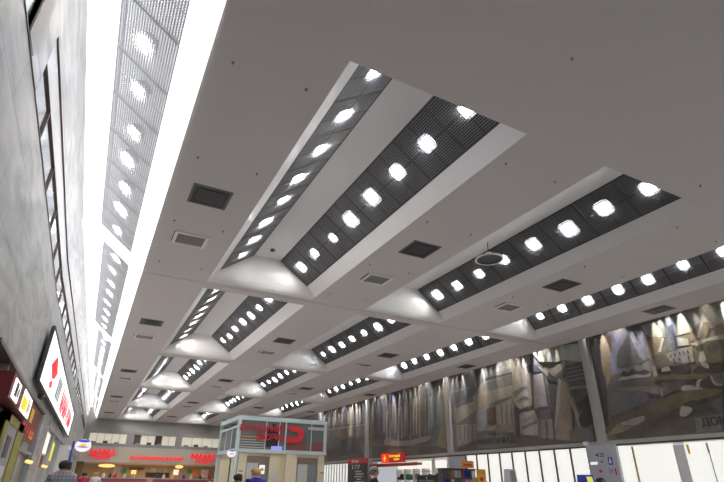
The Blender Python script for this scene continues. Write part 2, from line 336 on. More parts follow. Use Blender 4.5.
  ('tan2',[(16.88,4.28),(16.1,5.43),(16.15,4.21),(16.59,3.23),(17.39,3.28)]),
  ('bei',[(16.59,6.14),(16.44,6.03),(16.8,4.62),(17.2,3.87),(17.3,3.96)]),
  ('tan2',[(16.38,6.02),(16.02,5.78),(16.23,5.09),(16.97,4.11),(17.26,3.87),(16.73,4.97)]),
  ('bei',[(16.27,5.45),(16.15,5.48),(15.7,4.0),(15.89,3.89)]),
  ('tan2',[(16.09,5.47),(15.98,5.46),(15.65,4.0),(15.71,3.96)]),
  ('dk',[(15.03,5.28),(14.94,5.01),(14.97,4.43),(15.14,3.95),(15.48,3.82),(15.79,3.88),(15.86,4.27),(15.59,4.49),(15.69,4.76),(15.41,5.03)]),
  ('brn2',[(16.46,3.81),(15.79,3.84),(15.77,3.27),(16.58,3.27)]),
  ('gry2',[(15.8,3.8),(15.17,3.83),(15.23,3.16),(15.78,3.23)]),
  ('brn',[(24.68,3.41),(23.92,3.58),(22.67,3.77),(19.6,3.77),(16.56,3.36),(15.22,3.2),(15.19,3.11),(19.04,3.14),(24.6,3.25)]),
  ('plt',[(22.93,3.76),(19.81,3.79),(19.9,3.32),(22.9,3.33)]),
 ],
 'C': [
  ('pur2',[(35.13,7.33),(30.24,7.48),(25.59,7.62),(25.66,7.01),(26.21,5.75),(27.48,3.78),(34.49,4.15)]),
  ('bei',[(34.8,6.82),(34.56,6.87),(34.61,4.99),(34.8,5.01)]),
  ('brn2',[(34.32,6.99),(33.99,7.02),(34.03,4.72),(34.33,4.74)]),
  ('tan2',[(33.86,6.39),(33.6,6.44),(33.67,4.84),(33.87,4.85)]),
  ('gry',[(33.39,6.92),(33.2,6.97),(33.11,4.88),(33.42,4.91)]),
  ('crm2',[(32.95,6.37),(32.66,6.41),(32.82,4.34),(32.99,4.35)]),
  ('bei',[(32.5,6.83),(32.23,6.87),(32.28,4.44),(32.56,4.46)]),
  ('brn2',[(32.08,6.37),(31.83,6.41),(31.88,4.81),(32.13,4.83)]),
  ('tan2',[(31.64,6.7),(31.42,6.74),(31.56,4.72),(31.72,4.73)]),
  ('gry',[(31.24,6.36),(31.01,6.4),(31.15,4.2),(31.33,4.21)]),
  ('crm2',[(30.83,6.4),(30.55,6.43),(30.66,4.38),(30.92,4.39)]),
  ('bei',[(30.41,6.74),(30.19,6.78),(30.33,4.47),(30.53,4.48)]),
  ('brn2',[(30.0,7.03),(29.75,7.06),(30.01,4.52),(30.14,4.53)]),
  ('tan2',[(29.61,7.13),(29.43,7.18),(29.58,4.27),(29.78,4.28)]),
  ('gry',[(29.25,6.81),(28.97,6.84),(29.25,4.44),(29.4,4.45)]),
  ('crm2',[(28.87,6.87),(28.65,6.9),(28.87,4.51),(29.03,4.52)]),
  ('bei',[(28.5,6.92),(28.33,6.97),(28.51,4.12),(28.7,4.13)]),
  ('brn2',[(28.17,6.51),(28.04,6.56),(28.17,4.53),(28.32,4.54)]),
  ('tan2',[(27.8,6.63),(27.65,6.68),(27.85,4.17),(28.01,4.18)]),
  ('gry',[(27.42,7.09),(27.29,7.14),(27.46,4.24),(27.66,4.26)]),
  ('crm2',[(27.12,6.56),(26.91,6.6),(27.13,3.9),(27.36,3.92)]),
  ('dk2',[(35.29,7.2),(33.85,7.32),(33.57,5.14),(35.11,4.54)]),
  ('dk2',[(30.38,7.43),(29.59,7.45),(29.52,6.51),(30.28,6.73)]),
  ('gry2',[(26.99,6.77),(25.8,6.61),(25.76,5.11),(26.6,4.02),(27.26,3.76),(27.68,4.08)]),
  ('gry',[(27.46,6.64),(27.0,6.7),(26.94,4.92),(27.41,4.54)]),
  ('crm2',[(33.29,4.22),(32.99,4.61),(31.33,4.24),(29.54,4.2),(28.11,4.29),(27.22,4.29),(27.68,4.02),(29.32,3.88),(31.08,3.91),(33.14,4.08)]),
  ('gold',[(26.06,7.2),(25.19,7.43),(25.09,5.62),(25.24,3.44),(26.15,3.37),(26.86,3.51),(25.86,5.12)]),
  ('gold',[(35.96,7.28),(35.54,7.3),(35.28,6.0),(35.43,4.56),(35.67,4.57)]),
  ('brn',[(35.11,4.12),(33.29,4.02),(29.81,3.78),(26.84,3.68),(25.24,3.44),(25.27,3.19),(34.95,3.28)]),
  ('plt',[(32.86,3.73),(28.73,3.78),(28.77,3.25),(32.87,3.27)]),
 ],
 'D': [
  ('pur2',[(43.6,7.13),(36.13,7.3),(36.11,5.78),(43.45,5.73)]),
  ('tan2',[(43.36,6.96),(42.92,7.0),(42.87,6.54),(43.28,6.23)]),
  ('gry',[(42.69,6.97),(42.26,7.01),(42.2,6.31),(42.61,6.09)]),
  ('bei',[(42.05,6.98),(41.62,7.02),(41.55,6.09),(41.99,6.29)]),
  ('brn2',[(41.41,6.99),(41.0,7.04),(40.94,6.28),(41.35,6.15)]),
  ('tan2',[(40.79,7.01),(40.39,7.05),(40.32,6.06),(40.72,6.02)]),
  ('gry',[(40.19,7.02),(39.79,7.06),(39.75,6.26),(40.11,5.88)]),
  ('bei',[(39.6,7.03),(39.21,7.07),(39.16,6.04),(39.54,6.08)]),
  ('brn2',[(39.02,7.04),(38.64,7.08),(38.58,5.84),(38.96,5.95)]),
  ('tan2',[(38.45,7.05),(38.08,7.09),(38.04,6.02),(38.4,5.82)]),
  ('gry',[(37.89,7.06),(37.53,7.1),(37.49,5.82),(37.84,5.7)]),
  ('bei',[(37.35,7.07),(37.0,7.11),(36.97,6.01),(37.31,5.88)]),
  ('brn2',[(36.82,7.08),(36.47,7.12),(36.44,5.81),(36.79,5.76)]),
  ('brn2',[(43.25,5.89),(42.6,5.92),(42.48,4.75),(43.13,4.7)]),
  ('gry2',[(42.37,5.82),(41.74,5.85),(41.66,4.94),(42.29,4.98)]),
  ('tan2',[(41.52,5.75),(40.91,5.79),(40.86,5.14),(41.48,5.26)]),
  ('brn2',[(40.7,5.69),(40.1,5.72),(40.03,4.61),(40.62,4.56)]),
  ('gry2',[(39.9,5.63),(39.33,5.66),(39.28,4.8),(39.85,4.83)]),
  ('tan2',[(39.13,5.57),(38.57,5.6),(38.54,4.98),(39.1,5.1)]),
  ('brn2',[(38.38,5.51),(37.84,5.54),(37.8,4.48),(38.33,4.44)]),
  ('gry2',[(37.66,5.45),(37.13,5.49),(37.1,4.66),(37.63,4.7)]),
  ('tan2',[(36.95,5.4),(36.44,5.43),(36.42,4.84),(36.94,4.95)]),
  ('bei',[(43.26,5.97),(36.27,5.79),(36.27,5.72),(43.24,5.84)]),
  ('dk2',[(40.64,4.88),(38.91,4.93),(37.11,4.81),(36.91,4.06),(36.56,3.54),(40.55,3.62)]),
  ('brn',[(43.3,4.3),(40.6,4.32),(40.54,3.54),(36.4,3.54),(36.39,3.18),(43.19,3.23)]),
  ('gry2',[(42.94,5.02),(40.86,5.14),(40.8,4.33),(42.87,4.28)]),
 ],
}
SLOT=4.5
H=7.5; Y0=5.08; P=11.4; OPEN=10.72; GY=10.35; NB=5
YB=-9.0; YF=62.0; XR=19.3; XC=18.77
def wx(y): return -1.6 if y<15 else -1.6+.0245*(y-15)
# ------------------------------------------------------------------ setting: shell
struct(MB().box(-8,24,YB,72,-.3,0).build('floor',M['floor']))
struct(MB().box(-3,24,YB,72,9.9,10.1).build('trim_1',M['attic']))          # roof slab over the attic
def wallseg(mb,y0,y1,z0,z1,d0=0.,d1=-.4,mi=0):
    ys=[y0]+([15] if y0<15<y1 else [])+[y1]
    for a,b in zip(ys,ys[1:]):
        A=[(wx(a)+d1,a,z0),(wx(a)+d0,a,z0),(wx(a)+d0,a,z1),(wx(a)+d1,a,z1)]
        B=[(wx(b)+d1,b,z0),(wx(b)+d0,b,z0),(wx(b)+d0,b,z1),(wx(b)+d1,b,z1)]
        mb.hexa(A,B,mi)
mb=MB()
wallseg(mb,YB,YF,3.5,6.02); wallseg(mb,YB,YF,7.08,9.9)
for a,b in ((5.2,6.3),(29.6,31.2),(60,YF)): wallseg(mb,a,b,6.02,7.08)
wallseg(mb,YB,9.3,0,3.5); wallseg(mb,20,22.6,0,3.5,.02); wallseg(mb,58,YF,0,3.5)
struct(mb.build('wall_left',M['marble'],loc=(0,0,0)))
# stone jamb beside the first ribbon window
mb=MB(); wallseg(mb,5.2,6.3,6.02,6.045,.013,-.05); struct(mb.build('trim_0',M['brown'],loc=(0,0,0)))
mb=MB(); wallseg(mb,5.2,5.6,6.05,7.08,.02,-.2); struct(mb.build('trim_2',M['stone'],loc=(0,0,0)))
def ribbon(n,y0,y1,first,step):
    e=sempty('window_%d'%n,(wx(y0),y0,6.02))
    mb=MB(); wallseg(mb,y0,y1,6.02,6.58,-.03,-.05); mb.build('glass_pane',M['glassdk'],e)
    mb=MB(); wallseg(mb,y0,y1,6.58,7.08,-.012,-.05); mb.build('spandrel',M['lgrey'],e)
    mb=MB(); wallseg(mb,y0,y1,6.02,6.045,.012,-.05); wallseg(mb,y0,y1,7.06,7.085,.014,-.02); wallseg(mb,y0,y1,6.572,6.59,.0,-.03); mb.build('frame',M['brown'],e)
    y=first
    while y<y1-.3:
        mb=MB(); wallseg(mb,y,y+.035,6.03,6.58,.0,-.03); mb.build('mullion',M['brown'],e); y+=step
ribbon(1,YB,5.2,-1.3,1.7); ribbon(2,6.3,29.6,7.4,1.7); ribbon(3,31.2,60,33,1.7)

# right wall: mosaic wall above, lit glazing below
struct(MB().box(XR,XR+.4,YB,YF,3.18,9.9).build('wall_right',M['stone']))
struct(MB().box(XR-.12,XR,YB,YF,3.10,3.24).build('trim_3',M['stone']))     # ledge under the mosaics
struct(MB().box(XR-.03,XR+.05,YB,YF,3.03,3.10).build('trim_4',M['brown']))

# far wall
fw=MB()
fw.box(-2,24,YF,YF+.4,6.06,9.9); fw.box(-2,24,YF,YF+.4,4.70,5.1); 
for a,b in ((-2,.1),(3.75,4.45),(8.85,9.5),(15.2,24)): fw.box(a,b,YF,YF+.4,5.1,6.06)
struct(fw.build('wall_far',M['greywall'],loc=(0,0,0)))
struct(MB().box(-2,24,YF-.25,YF+.4,3.35,4.68).build('trim_5',M['beige']))
struct(MB().box(-2,24,YF-.3,YF-.2,4.66,4.78).box(-2,24,YF-.3,YF+.1,3.27,3.36).build('trim_6',M['lgrey']))
for n,(a,b) in enumerate(((.1,3.75),(4.45,8.85),(9.5,15.2))):
    e=sempty('window_%d'%(4+n),(a,YF+.2,5.1))
    k=5 if n!=1 else 6
    for i in range(k):
        x0=a+(b-a)*i/k; x1=a+(b-a)*(i+1)/k
        dark=(n==1 and i in (0,3)) 
        MB().box(x0+.03,x1-.03,YF+.25,YF+.3,5.1,6.06).build('pane',M['brown'] if dark else M['litwarm'],e)
        MB().box(x0-.03,x0+.03,YF+.2,YF+.32,5.1,6.06).build('mullion',M['lgrey'],e)
    for i in range(3): MB().box(a+.3+i*1.1,a+.75+i*1.1,YF-.02,YF+.22,5.1,5.25+.08*(i%2)).build('sill_box',M['dgrey'] if i%2 else M['mgrey'],e)

# ------------------------------------------------------------------ ceiling
CO=[(4.26,1.88,1.56,.49),(10.08,1.76,1.52,.54),(15.75,1.35,1.2,.6)]          # centre, half widths at ceiling / grille foot / ridge
XL=.38
mb=MB()
def flat(x0,x1,y0,y1,z=H,mi=0): mb.box(x0,x1,y0,y1,z,z+.08,mi)
flat(XL,XC,YB,Y0,H-.008)
mb.box(-1.9,XL,YB,Y0-2.2,H-.008,H+1.4)
for k in range(NB):
    a=Y0+P*k; b=a+OPEN; c=Y0+P*(k+1) if k<NB-1 else YF
    xs=[XL]
    for cx,hc,hl,hh in CO: xs+=[cx-hc,cx+hc]
    xs.append(XC)
    for i in range(0,len(xs),2): flat(xs[i],xs[i+1],a,b)
    flat(XL,XC,b,b+.18); flat(XL,XC,b+.18,b+.23,H+.02); flat(XL,XC,b+.23,c)
mb.box(XC-.02,XC,YB,YF,H-.035,H+.35)      # turned-up edge beside the light slot
struct(mb.build('ceiling',M['ceil'],loc=(0,0,0)))

tn=[7]
def trim(mbx,mats,smooth=False):
    o=struct(mbx.build('trim_%d'%tn[0],mats,loc=(0,0,0),smooth=smooth)); tn[0]+=1; return o
def coffer(cx,hc,hl,hh,k,darkleft):
    pr=[(cx-hc,H),(cx-hl,H+.37),(cx-hh,H+1.15),(cx+hh,H+1.15),(cx+hl,H+.37),(cx+hc,H)]
    a=Y0+P*k; g=a+.07; e=g+GY
    mb=MB()
    def strip(i,j,y0,y1,mi=0): mb.quad((pr[i][0],y0,pr[i][1]),(pr[j][0],y0,pr[j][1]),(pr[j][0],y1,pr[j][1]),(pr[i][0],y1,pr[i][1]),mi)
    strip(0,1,a,e); strip(2,3,a,e); strip(4,5,a,e)
    if darkleft: strip(1,2,g,e,1)
    mb.poly([(x,a,z) for x,z in pr])
    # scooped far end: the vault outline eases down to the ceiling line in a hollow curve
    N=8; rows=[]
    dense=[]
    for (x0,z0),(x1,z1) in zip(pr,pr[1:]):
        for t in range(5): dense.append((x0+(x1-x0)*t/5,z0+(z1-z0)*t/5))
    dense.append(pr[-1])
    for s in range(N+1):
        t=s/N*PI/2
        rows.append([(x,e+(a+OPEN-e)*(1-math.cos(t)) if False else e+(a+OPEN-e)*(1-math.cos(t)), H+(z-H)*(1-math.sin(t)) if False else H+(z-H)*(1-math.sin(t))) for x,z in dense])
    vs=[p for r in rows for p in r]; n=len(dense)
    mb.add(vs,[(s*n+i,s*n+i+1,(s+1)*n+i+1,(s+1)*n+i) for s in range(N) for i in range(n-1)])
    o=trim(mb,[M['coffer'],M['grille']]); return pr,g,e

# ---- one grille light of each kind; all others are copies of it and its parts
L0=1.3242; PY=GY/8
def lattice(n,w=.007,d=.009):
    mb=MB(); hx=L0/2-.02; hy=PY/2-.02
    for i in range(n+1):
        x=-hx+2*hx*i/n; mb.box(x-w*1.25,x+w*1.25,-hy,hy,0,d)
        y=-hy+2*hy*i/n; mb.box(-hx,hx,y-w*.6,y+w*.6,.001,d)
    return mb
def frame():
    mb=MB(); hx=L0/2; hy=PY/2; t=.03
    mb.box(-hx,-hx+t,-hy,hy,-.006,.05); mb.box(hx-t,hx,-hy,hy,-.006,.05); mb.box(-hx,hx,-hy,-hy+t,-.007,.05); mb.box(-hx,hx,hy-t,hy,-.007,.05)
    mb.box(-.008,.008,-hy,hy,-.004,.01); mb.box(-hx,hx,-.008,.008,-.0045,.01)
    return mb
def lampmesh():
    a,b=.155,.235; z0,z1=.04,.036; mb=MB()
    k=10
    def sq(r,z): 
        pts=[]
        for i in range(4*k):
            t=2*PI*i/(4*k); c,s=math.cos(t),math.sin(t); q=(abs(c)**4+abs(s)**4)**-.25
            pts.append((r*c*q,r*s*q,z))
        return pts
    i0=sq(a,z0); n=len(i0)
    mb.poly(i0,0)
    o=sq(b,z1); mb.add(i0+o,[(i,(i+1)%n,n+(i+1)%n,n+i) for i in range(n)],1)  # outer ring stands in for the halo of glare around the lamp
    h=sq(b+.01,z1); t=sq(a,.2); mb.add(h+t,[(i,(i+1)%n,n+(i+1)%n,n+i) for i in range(n)]+[tuple(range(n,2*n))],2)
    return mb
proto={}
for kind,(g,fr) in {'dark':(M['grille'],M['frame']),'pale':(M['grilleW'],M['frameW'])}.items():
    proto[kind]=(lattice(24,.007,.009) if kind=='dark' else lattice(22,.010,.014)); proto[kind]=(proto[kind].build('grille',g,local=True),frame().build('frame',fr,local=True))
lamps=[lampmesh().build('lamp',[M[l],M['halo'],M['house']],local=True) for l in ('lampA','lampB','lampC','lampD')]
ROW=['nearest row','second row','third row','fourth row','farthest row']
def light_row(p0,p1,g,kind,k,where,group,bayofs=0):
    X=Vector((p1[0]-p0[0],0,p1[1]-p0[1])); L=X.length; X.normalize(); Yv=Vector((0,1,0)); Z=X.cross(Yv)
    for i in range(8):
        c=Vector(((p0[0]+p1[0])/2,g+PY*(i+.5),(p0[1]+p1[1])/2))
        e=thing('ceiling_light','square grille ceiling light, %s from near end, %s, %s'%(ORD[i],where,ROW[k]),'ceiling light',c,group)
        e.matrix_world=Matrix(((X.x*L/L0,0,Z.x,c.x),(0,1,0,c.y),(X.z*L/L0,0,Z.z,c.z),(0,0,0,1)))
        for src in proto[kind]:
            if k>2 and src.name.startswith('frame'): continue
            d=src.copy(); C.objects.link(d); d.parent=e
        r=random.random(); src=lamps[0] if r<.5 else lamps[1] if r<.7 else lamps[2] if r<.85 else lamps[3]
        d=src.copy(); C.objects.link(d); d.parent=e
        sc=random.uniform(.72,1.12); d.scale=(sc*L0/L,sc,1); d.location=(random.uniform(-.05,.05),random.uniform(-.06,.06),0)
for k in range(NB):
    for ci,(cx,hc,hl,hh) in enumerate(CO):
        pr,g,e=coffer(cx,hc,hl,hh,k,ci>0)
        nm=['left coffer','middle coffer','coffer nearest mosaics'][ci]
        light_row(pr[3],pr[4],g,'dark',k,'right slope of '+nm,'lights in the %s'%nm)
        if ci==0: light_row(pr[1],pr[2],g,'dark',k,'left slope of '+nm,'lights in the %s'%nm)
    # half coffer along the marble wall
    a=Y0+P*k; g=a+.07; e=g+GY; c=Y0+P*(k+1) if k<NB-1 else YF
    def prof(y):
        x=wx(y); W=XL-x; return [(x,H+1.15),(x+.26*W,H+1.14),(x+.775*W,H+.37),(XL,H)]
    q=prof((g+e)/2)
    light_row(q[1],q[2],g,'pale',k,'white coffer along marble wall','lights in the coffer along the marble wall')
    for j,(u,v,lab) in enumerate(((0,1,'long white coffer strip with added glow between marble wall and pale grilles, %s'),(2,3,'long white coffer strip with added glow between pale grilles and grey ceiling, %s'))):
        y0,y1=(a if k else a-2.16),e+.05; ym=(g+e)/2
        A,B=prof(ym),prof(ym); A=[prof(y0)[0]]+A[1:]; B=[prof(y1)[0]]+B[1:]
        if u==0:
            pa=[(A[0][0]+.02,y0,A[0][1]-.06),(A[1][0],y0,A[1][1]),(A[1][0],y0,A[1][1]+.05),(A[0][0]+.02,y0,A[0][1]+.05)]
            pb=[(B[0][0]+.02,y1,B[0][1]-.06),(B[1][0],y1,B[1][1]),(B[1][0],y1,B[1][1]+.05),(B[0][0]+.02,y1,B[0][1]+.05)]
        else:
            pa=[(A[2][0],y0,A[2][1]),(A[3][0]-.004,y0,A[3][1]-.02),(A[3][0]-.004,y0,A[3][1]+.06),(A[2][0],y0,A[2][1]+.06)]
            pb=[(B[2][0],y1,B[2][1]),(B[3][0]-.004,y1,B[3][1]-.02),(B[3][0]-.004,y1,B[3][1]+.06),(B[2][0],y1,B[2][1]+.06)]
        o=MB().hexa(pa,pb).build('added_glow_strip',M['strip_glow']); tag(o,lab%ROW[k],'coffer strip','white strips with added glow, wall coffer')  # coffer strip is no lamp; its glow is added to make it blaze white
    A=prof(g);B=prof(e)
    trim(MB().hexa([(A[1][0]+.05,g,A[1][1]+.3),(A[2][0]+.1,g,A[2][1]+.3),(A[2][0]+.1,g,A[2][1]+.34),(A[1][0]+.05,g,A[1][1]+.34)],[(B[1][0]+.05,e,B[1][1]+.3),(B[2][0]+.1,e,B[2][1]+.3),(B[2][0]+.1,e,B[2][1]+.34),(B[1][0]+.05,e,B[1][1]+.34)]),M['glow_sheet'])  # added glowing sheet, brightens the pale grilles from above
    # rib between the rows, with glow added to whiten it
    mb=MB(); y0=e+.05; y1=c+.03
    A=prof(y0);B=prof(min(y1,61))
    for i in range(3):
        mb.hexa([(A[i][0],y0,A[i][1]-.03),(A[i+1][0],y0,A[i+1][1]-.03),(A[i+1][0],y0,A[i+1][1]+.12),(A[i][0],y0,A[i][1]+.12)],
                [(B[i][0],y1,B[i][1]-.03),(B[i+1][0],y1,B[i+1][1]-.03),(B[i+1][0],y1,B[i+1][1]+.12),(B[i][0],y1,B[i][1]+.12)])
    trim(mb,M['strip_glow'])
    if k==0:
        A=prof(a)
        trim(MB().hexa([(A[1][0],a-2.2,A[1][1]),(A[2][0],a-2.2,A[2][1]),(A[2][0],a-2.2,A[2][1]+.1),(A[1][0],a-2.2,A[1][1]+.1)],[(A[1][0],g,A[1][1]),(A[2][0],g,A[2][1]),(A[2][0],g,A[2][1]+.1),(A[1][0],g,A[1][1]+.1)]),M['grilleW'])
for kk in proto.values():
    for o in kk: bpy.data.objects.remove(o)
for o in lamps: bpy.data.objects.remove(o)

# ---- ceiling fittings
COLN=['beside the white wall coffer','between left and middle coffers','between middle and mosaic-side coffers','beside the mosaic wall']
VX=[1.31,7.2,12.86,17.97]
hatch=vent=None
def copytree(o,parent=None):
    c=o.copy(); C.objects.link(c)
    if parent: c.parent=parent
    for ch in list(o.children): copytree(ch,c)
    return c
for k in range(NB):
    for j,x in enumerate(VX):
        y=10.33+P*k; w2=.43 if j<3 else .33
        if hatch is None:
            hatch=thing('ceiling_hatch','',"ceiling vent",(x,y,H))
            m1=MB()
            for a0,a1,b0,b1 in ((-.45,-.39,-.45,.45),(.39,.45,-.45,.45),(-.39,.39,-.45,-.39),(-.39,.39,.39,.45)): m1.box(x+a0,x+a1,y+b0,y+b1,H-.012,H+.004)
            m1.build('rim',mat('hatch_rim',(.13,.125,.12),.5),hatch)
            m2=MB()
            m2.box(x-.39,x+.39,y-.39,y+.39,H-.004,H-.001)
            m2.build('painted_recess_shade',M['black'],hatch)  # flat black plate paints the shade of a recess
            m2=MB().box(x-.27,x+.29,y-.31,y+.23,H-.016,H-.004)
            for i in range(9): m2.box(x-.26,x+.28,y-.30+i*.058,y-.28+i*.058,H-.022,H-.016)
            m2.build('louvre',mat('hatch_louvre',(.075,.07,.075),.5),hatch); o=hatch
        else: o=copytree(hatch)
        o.location=(x,y,H); s=1. if j<3 else .85; o.scale=(s,1,1)
        o['label']='dark square ceiling vent %s, %s'%(COLN[j],ROW[k]); o['category']='ceiling vent'; o['group']='dark square ceiling vents'
    for j,x in enumerate(VX[:3]):
        y=12.84+P*k-(.0 if k else 0)
        if vent is None:
            vent=thing('air_diffuser','','air diffuser',(x,y,H))
            m1=MB()
            for a0,a1,b0,b1 in ((-.44,-.36,-.38,.38),(.36,.44,-.38,.38),(-.36,.36,-.38,-.31),(-.36,.36,.31,.38)): m1.box(x+a0,x+a1,y+b0,y+b1,H-.05,H)
            m1.build('frame',M['white'],vent)
            m2=MB().box(x-.36,x+.36,y-.31,y+.31,H-.02,H-.015)
            for i in range(11): m2.box(x-.36,x+.36,y-.31+i*.057,y-.285+i*.057,H-.032,H-.02)
            m2.build('slats',mat('diffuser_slats',(.34,.31,.27),.5),vent); 
            MB().box(x-.46,x-.44,y-.3,y+.3,H-.02,H-.001).box(x-.4,x+.4,y+.38,y+.40,H-.02,H-.001).build('painted_shade',M['black'],vent); o=vent  # black strips paint shade along two edges of the frame
        else: o=copytree(vent)
        o.location=(x,y,H); o['label']='pale slatted air diffuser %s, %s'%(COLN[j],ROW[k]); o['category']='air diffuser'; o['group']='pale slatted air diffusers'
sp=MB(); 
sp0=None
for i,(y,rn) in enumerate(((6.0,'just past the ceiling joint'),(8.86,'before the dark vents'),(11.92,'between dark vents and diffusers'),(14.83,'near the scooped ends'))):
    for j,(x,cn) in enumerate(((.75,'near the white coffer strip'),(2.0,'left of left coffer'),(6.45,'right of left coffer'),(7.86,'left of middle coffer'),(12.2,'right of middle coffer'),(13.9,'left of mosaic-side coffer'))):
        if sp0 is None:
            o=MB().lathe((0,0,0),[(.001,-.05),(.012,-.05),(.012,-.035),(.018,-.03),(.018,-.01),(.03,-.008),(.03,.006),(.001,.006)],12).build('ceiling_sprinkler',M['mgrey'],local=True); sp0=o
        else: o=sp0.copy(); C.objects.link(o)
        o.location=(x,y,H+.003); tag(o,'tiny sprinkler head %s, %s'%(cn,rn),'sprinkler head','ceiling sprinkler heads')
for (x,y,l) in ((5.41,3.39,'tiny sprinkler head alone on the plain near ceiling, upper right'),(10.76,4.57,'tiny sprinkler head on the plain near ceiling close to right edge')):
    o=sp0.copy(); C.objects.link(o); o.location=(x,y,H-.005); tag(o,l,'sprinkler head','ceiling sprinkler heads')
o=MB().ball((4.2,14.75,H+1.12),.075,.075,.05).build('smoke_detector',M['dgrey']); tag(o,'small dark round smoke detector on the ridge of the left coffer','smoke detector')
# hanging round loudspeaker
t=thing('pendant_speaker','round pendant loudspeaker hanging by a rod beside the middle coffer','loudspeaker',(8.57,9.04,H))
MB().tube((8.57,9.04,7.16),(8.57,9.04,H),.012,mi=0).build('rod',M['black'],t)
MB().lathe((8.57,9.04,6.98),[(.36,.0),(.37,.03),(.33,.05),(.14,.13),(.09,.19),(.02,.2)],28).build('dome',M['white'],t,smooth=True)
MB().lathe((8.57,9.04,6.98),[(.001,.035),(.28,.03),(.335,.0)],28).build('grille_face',M['dgrey'],t)
MB().lathe((8.57,9.04,6.97),[(.335,.0),(.36,-.01),(.385,.015),(.36,.03)],28).build('rim',M['white'],t,smooth=True)

# ------------------------------------------------------------------ right wall: pilasters, mosaics
pil=[]
for i,(y,l) in enumerate(((14.85,'between the two nearest mosaics'),(25.32,'between second and third mosaics'),(35.85,'between third and fourth mosaics'),(45.4,'beyond the farthest mosaic'))):
    mb=MB().box(XR-.16,XR,y-.2,y+.2,3.2,8.9); o=struct(mb.build('trim_%d'%tn[0],M['stone'])); tn[0]+=1
COL=dict(dk=(.045,.04,.038),dk2=(.085,.08,.078),tan=(.20,.145,.09),tan2=(.27,.215,.16),pur=(.17,.16,.20),pur2=(.125,.118,.125),sky=(.42,.41,.37),sky2=(.40,.40,.34),crm=(.52,.49,.43),crm2=(.34,.31,.265),
 gry=(.25,.245,.235),gry2=(.145,.142,.145),bei=(.33,.285,.235),brn=(.115,.092,.078),brn2=(.17,.14,.115),brn3=(.10,.065,.05),olv=(.17,.14,.075),olv2=(.13,.105,.06),plt=(.165,.15,.135),wal=(.34,.31,.265),gold=(.25,.19,.11),base=(.19,.165,.145))
for k_ in COL: COL[k_]=tuple(.74*(.95*c+.05*d) for c,d in zip(COL[k_],(.17,.15,.13)))
TM={k:tesserae('mosaic_'+k,v) for k,v in COL.items()}
TK=list(TM)
for n,(a,b,lab) in dict(A=(4.0,14.6,'nearest grey-brown mosaic showing a town above a winding road'),B=(15.1,25.1,'mosaic of pale ship hull and tall crane left of nearest one'),
    C=(25.55,35.6,'mosaic of tall vertical pale stripes above the red lit sign'),D=(36.1,45.2,'farthest mosaic, partly behind the glass lift pavilion')).items():
    mb=MB().box(XR-.02,XR,a,b,3.24,9.2,TK.index('base'))
    for i,(c,pts) in enumerate(MOS[n]):
        
        if len(pts)>=5 and (n=='A' or c=='dk') and c not in('plt','sky','wal','crm'):
            for _ in range(2): pts=[q for p_,r_ in zip(pts,pts[1:]+pts[:1]) for q in ((.8*p_[0]+.2*r_[0],.8*p_[1]+.2*r_[1]),(.2*p_[0]+.8*r_[0],.2*p_[1]+.8*r_[1]))]
        pts=[(min(max(y,a),b),min(max(z,3.24),9.2)) for y,z in pts]
        x=XR-.0215-.0012*i
        mb.poly([(x,y,z) for y,z in pts],TK.index(c))
    if n=='A':
        t_=text_mesh('ДОНБАСС',None,(XR-.12,10.64,3.42),(0,-1,0),(0,0,1),1.95,.34,.01,parent='mb',bold=.02); mb.add(t_.v,t_.f,TK.index('dk'))
    if n=='B':
        t_=text_mesh('ВОЛГОГРАД',None,(XR-.13,22.75,3.46),(0,-1,0),(0,0,1),2.9,.33,.01,parent='mb',bold=.02); mb.add(t_.v,t_.f,TK.index('dk2'))
    o=mb.build('wall_mosaic',[TM[k] for k in TK]); tag(o,lab,'mosaic','mosaics above the lit glazing')
# lamps in the slot between ceiling edge and mosaic wall
random.seed(11)
y=5.0
while y<46:
    nar=random.random()<.7
    pw=random.choice((60,120,200,320)) if nar else random.choice((20,40,70)); tint=random.choice(((1,.98,.95),(1,.93,.75),(.72,.75,1),(.95,1,.93),(1,.98,.95)))
    if 14<y<16.2: pw*=.12
    l=bpy.data.lights.new('slot_lamp','SPOT'); l.energy=pw*SLOT; l.color=tint; l.spot_size=math.radians(random.uniform(15,26) if nar else random.uniform(40,70)); l.spot_blend=.8; l.shadow_soft_size=.02
    o=bpy.data.objects.new('slot_lamp',l); C.objects.link(o); o.location=(XR-.28,y,8.3)
    d=Vector((.12+random.uniform(-.03,.05) if nar else .06,random.uniform(-.12,.12),-1)); o.rotation_euler=d.to_track_quat('-Z','Y').to_euler()
    y+=random.choice((.25,.32,.4,.55))
# ------------------------------------------------------------------ right wall below: lit glazing, pillars, shop
def glazing(n,ys,z0,z1,matp,mm,w=.03):
    e=sempty('window_%d'%n,(XR,ys[0],z0))
    for a,b in zip(ys,ys[1:]): MB().box(XR+.03,XR+.06,a,b,z0,z1).build('pane',matp,e)
    for y in ys: MB().box(XR-.04,XR+.03,y-w,y+w,z0,z1).build('mullion',mm,e)
    return e
glazing(7,[15.75+.92*i for i in range(10)],.1,3.03,M['litwin'],M['brown'])
och=mat('ochre_mullion',(.45,.36,.16),.5)
e8=sempty('window_8',(XR,YB+.5,.1))
for a_,b_ in ((YB+.5,-4),(-4,1),(1,6),(6,10.72),(10.72,11.55),(11.95,13.62),(13.62,14.27)): MB().box(XR+.03,XR+.06,a_,b_,.1,3.1).build('pane',M['litwin'],e8)
MB().box(XR-.02,XR+.03,13.58,13.64,.1,2.97).build('mullion',och,e8)
MB().box(XR-.01,XR+.06,11.55,11.95,.1,2.93).build('mullion',M['white'],e8)
MB().box(XR-.02,XR+.03,11.38,11.44,2.62,2.93).build('yellow_tag',M['yellow'],e8)
